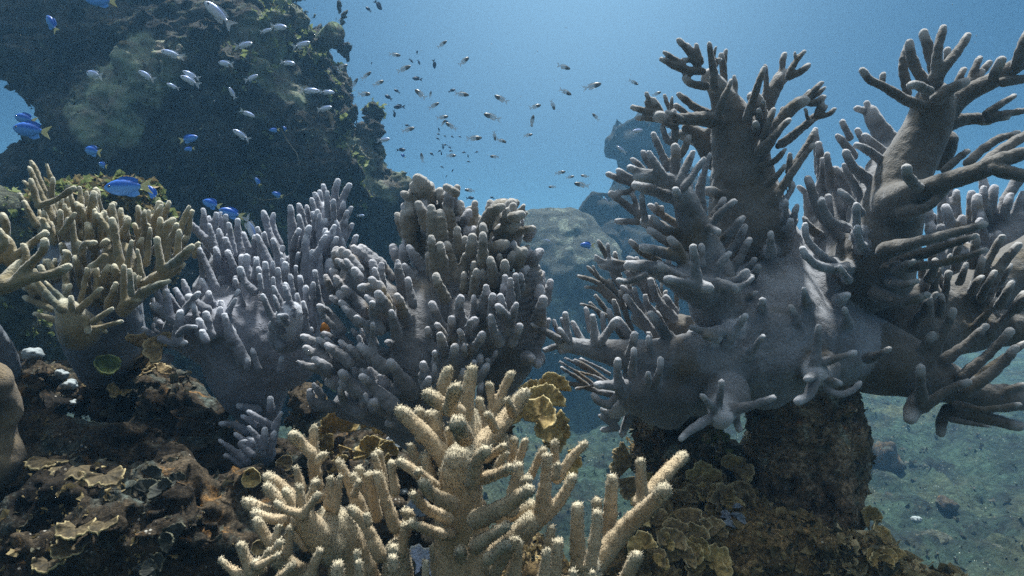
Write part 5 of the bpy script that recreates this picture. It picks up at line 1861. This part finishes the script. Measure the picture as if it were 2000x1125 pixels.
def put_fish(kind, x, y, L, head, Y, label, group=None):
    size = L * Y / FPX / (1.22 if kind == 'b' else 1.12)
    loc = W(x, y, Y); hd = rad(head); back = math.cos(hd) < 0
    pitch = math.atan2(math.sin(hd), abs(math.cos(hd)))
    yaw = (math.pi if back else 0) + rad(fr.uniform(-22, 22))
    mt = Matrix.Translation(Vector(loc)) @ Matrix.Rotation(yaw, 4, 'Z') @ Matrix.Rotation(-pitch, 4, 'Y') @ Matrix.Scale(size, 4)
    parts = FP[kind]
    if kind == 'd':
        o = bpy.data.objects.new(NAMES[kind], parts[0][1]); C.collection.objects.link(o)
    else:
        o = bpy.data.objects.new(NAMES[kind], None); C.collection.objects.link(o)
        for nm, me in parts:
            p = bpy.data.objects.new(nm, me); C.collection.objects.link(p); p.parent = o
    o.matrix_world = mt
    tag(o, label, 'fish', group)
# big or distinctive ones, labelled by hand:  kind x y length heading depth label
for row in [
 ('b', 100, 45, 46, 125, 1.7, 'blue fish with a yellow tail, alone in the top corner over the dark pinnacle'),
 ('b', 58, 254, 80, 172, 1.4, 'largest blue fish, at the left edge below the pinnacle overhang'),
 ('b', 48, 232, 54, 165, 1.6, 'greyish blue fish just above the largest blue one at the left edge'),
 ('b', 370, 271, 40, 14, 1.9, 'bright blue fish swimming right across the pinnacle, above a tiny one'),
 ('b', 369, 291, 22, 190, 1.9, 'tiny pale blue fish right under the bright blue one on the pinnacle'),
 ('b', 180, 295, 50, 166, 1.6, 'vivid blue fish nose up-left below the pale encrusting coral'),
 ('b', 200, 322, 28, 160, 1.6, 'small blue fish just below the vivid blue one near the left'),
 ('b', 246, 366, 92, 184, 1.15, 'long vivid blue fish with a yellow tail over the pale boulder'),
 ('b', 297, 376, 42, 128, 1.2, 'blue fish diving behind the tail of the long vivid blue one'),
 ('b', 412, 398, 48, 162, 1.35, 'blue fish with yellow tail above the lavender finger coral, upper left of a pair'),
 ('b', 450, 416, 52, 165, 1.35, 'blue fish with yellow tail just above the finger tips, lower right of a pair'),
 ('s', 489, 446, 52, -68, 1.35, 'pale blue-grey fish pointing down between two finger coral branches'),
 ('b', 503, 354, 20, 122, 2.0, 'slim little blue fish slanting up in the dark gap under the pinnacle'),
 ('b', 541, 380, 26, 160, 2.0, 'little bright blue fish low on the pinnacle near the sea whip'),
 ('b', 535, 254, 22, 185, 2.3, 'left one of two dim little blue fish in mid pinnacle'),
 ('b', 556, 251, 15, 130, 2.3, 'right one of two dim little blue fish in mid pinnacle'),
 ('b', 1146, 479, 32, 178, 1.6, 'blue fish with a pale yellow tail in front of the pale mound'),
 ('b', 1084, 648, 26, 100, 1.15, 'blue fish peeping between the lobed coral and the huge grey coral'),
 ('b', 787, 304, 13, 140, 2.4, 'tiny vivid blue fish beside the right edge of the pinnacle'),
 ('b', 195, 2, 62, 180, 1.5, 'dim blue fish cut off by the top edge over the pinnacle'),
 ('s', 425, 26, 72, 138, 1.3, 'large faint bluish fish slanting up near the top of the pinnacle'),
 ('s', 545, 53, 42, -12, 1.9, 'silver fish below and right of the large faint bluish one'),
 ('s', 470, 263, 38, 148, 2.0, 'silver blue fish with a yellowish tail over the middle of the pinnacle'),
 ('c', 1135, 361, 32, 168, 2.4, 'dark striped fish with a yellow tail above the squat far pillar'),
]: put_fish(*row)
ORD = ['first', 'second', 'third', 'fourth', 'fifth', 'sixth', 'seventh', 'eighth', 'ninth', 'tenth', 'eleventh', 'twelfth', 'thirteenth', 'fourteenth', 'fifteenth', 'sixteenth']
def school(kind, what, where, group, rows, Y):
    rows = sorted(rows)
    for k, (x, y, L, hd) in enumerate(rows):
        lab = '%s %s, %s' % (what, where, 'the only one' if len(rows) == 1 else 'leftmost of %d' % len(rows) if k == 0 else 'rightmost of %d' % len(rows) if k == len(rows)-1 else '%s from the left' % ORD[k])
        put_fish(kind, x, y, L, hd, Y * fr.uniform(0.93, 1.07), lab, group)
school('s', 'silver fish', 'over the upper left half of the pinnacle', 'silver fish over the pinnacle', [(335,105,43,168),(183,145,48,164),(285,147,38,150),(370,157,40,155),(372,146,34,158),(337,168,25,160)], 1.9)
school('s', 'silver fish', 'over the right half of the pinnacle, upper band', 'silver fish over the pinnacle', [(440,124,38,167),(477,88,40,6),(590,87,37,18),(563,123,32,-10),(492,152,30,22),(520,60,26,10)], 2.1)
school('s', 'silver fish', 'over the right half of the pinnacle, lower band', 'silver fish over the pinnacle', [(453,181,25,118),(607,177,38,2),(640,180,30,2),(484,222,30,-22),(635,212,34,6),(705,421,16,0),(750,273,28,4)], 2.2)
school('s', 'pale silver fish', 'in front of the far blue pillars', 'fish by the far pillars', [(1243,256,30,10),(1213,292,26,150),(1185,392,14,120),(1068,470,18,-20)], 2.2)
school('c', 'glassy fish with dark head', 'beside the pinnacle edge, above the others', 'glassy fish in open water', [(716,147,25,35),(693,162,25,52),(740,162,25,30),(712,184,30,-5),(669,130,24,20),(664,142,18,-60)], 2.6)
school('c', 'glassy fish with dark head', 'in the upper open water', 'glassy fish in open water', [(864,86,24,30),(772,107,24,0),(790,134,32,15),(907,119,28,42),(820,183,32,140),(903,184,30,-3),(841,184,14,82)], 2.6)
school('c', 'glassy fish with dark head', 'in the middle open water', 'glassy fish in open water', [(848,206,24,30),(978,193,32,150),(960,228,36,162),(865,229,24,10),(880,246,26,148),(798,253,28,14),(866,240,16,60)], 2.6)
school('c', 'glassy fish with dark head', 'in the lower open water', 'glassy fish in open water', [(927,270,32,5),(966,266,20,-80),(980,275,22,-20),(882,304,22,-5),(824,307,20,100),(965,306,20,170),(917,372,22,172)], 2.7)
school('c', 'glassy fish with dark head', 'in the right open water, upper group', 'glassy fish in open water', [(1102,131,30,-8),(1158,168,38,14),(1105,180,28,-26),(1238,161,22,-24),(1163,228,20,130),(1080,206,22,-70),(1046,208,26,20),(1283,183,20,22)], 2.6)
school('c', 'glassy fish with dark head', 'in the right open water, lower group', 'glassy fish in open water', [(1040,235,24,80),(1032,264,20,5),(1095,337,22,10),(1114,346,18,8),(1142,344,18,170),(1078,365,16,180),(1039,241,16,-95)], 2.8)
school('d', 'dark blue fish', 'high in the open water near the top edge', 'small dark fish in open water', [(719,18,15,135),(739,11,26,-52)], 2.8)
school('d', 'small dark blue fish', 'in the open water above the dark cluster', 'small dark fish in open water', [(803,119,11,-40),(815,102,9,90),(818,122,11,-62),(848,126,19,-80),(814,154,21,168),(775,178,14,150),(758,190,19,145),(779,209,24,178),(883,177,15,20),(770,223,15,-82),(726,123,6,80),(686,186,14,140)], 3.2)
school('d', 'tiny dark fish', 'in the upper row of the dark cluster', 'small dark fish in open water', [(795,245,11,160),(872,238,13,140),(857,253,9,100),(856,262,8,170),(869,266,7,140),(855,271,9,150),(883,267,7,140),(898,267,7,150)], 3.6)
school('d', 'tiny dark fish', 'in the middle row of the dark cluster', 'small dark fish in open water', [(870,283,9,170),(865,287,11,-80),(878,288,8,140),(880,295,8,175),(858,295,8,40),(862,300,9,-70),(843,301,11,140)], 3.6)
school('d', 'tiny dark fish', 'in the lower row of the dark cluster', 'small dark fish in open water', [(906,298,9,175),(914,305,7,-80),(931,297,8,20),(915,316,8,160),(863,326,8,140),(884,333,7,70),(872,344,6,60),(784,293,19,0),(919,387,17,5),(961,386,10,160)], 3.4)
# particles drifting in the water
rp = np.random.RandomState(9); n = 420
Yp = rp.uniform(0.7, 4.5, n); px_ = rp.uniform(-50, 2050, n); py_ = rp.uniform(-50, 1000, n); s_ = Yp * rp.uniform(0.0004, 0.0011, n)
cc = np.stack([(px_-1000)/FPX*Yp, Yp, (562.5-py_)/FPX*Yp], 1)
od = np.array([[1,0,0],[-1,0,0],[0,1,0],[0,-1,0],[0,0,1],[0,0,-1]], float)
Vp = (cc[:,None,:] + od[None]*s_[:,None,None]).reshape(-1, 3); kk = np.arange(n)[:,None]*6
Tp = np.concatenate([kk+t_ for t_ in ([0,2,4],[2,1,4],[1,3,4],[3,0,4],[2,0,5],[1,2,5],[3,1,5],[0,3,5])])
o = link('plankton', mesh_np('plankton', Vp, [Tp]), M['shell']); tag(o, 'tiny pale particles drifting in the water', 'plankton', kind='stuff')
# ------------------------------------------------------------------ the water itself
bx0, by0, bz0, bx1, by1, bz1 = -24, -9, -3.2, 24, 30, 3.9
me = bpy.data.meshes.new('haze')
vs = [(x, y, z) for x in (bx0, bx1) for y in (by0, by1) for z in (bz0, bz1)]
me.from_pydata(vs, [], [(0,1,3,2), (4,6,7,5), (0,4,5,1), (2,3,7,6), (0,2,6,4), (1,5,7,3)])
hz = link('haze', me); hz['kind'] = 'stuff'
hm = bpy.data.materials.new('sea_water_haze'); hm.use_nodes = True
hn, hl = hm.node_tree.nodes, hm.node_tree.links; hn.clear()
ho = hn.new('ShaderNodeOutputMaterial'); hv = hn.new('ShaderNodeVolumePrincipled')
hv.inputs['Color'].default_value = (0.26, 0.60, 1.0, 1)
hv.inputs['Density'].default_value = HAZE
hv.inputs['Anisotropy'].default_value = 0.3
hv.inputs['Absorption Color'].default_value = (0.0, 0.35, 0.75, 1)
hl.new(hv.outputs[0], ho.inputs['Volume']); me.materials.append(hm)
for o in C.objects:
    if o.parent is None and 'kind' not in o and 'category' not in o and o.type in ('MESH', 'EMPTY'): print('untagged', o.name)
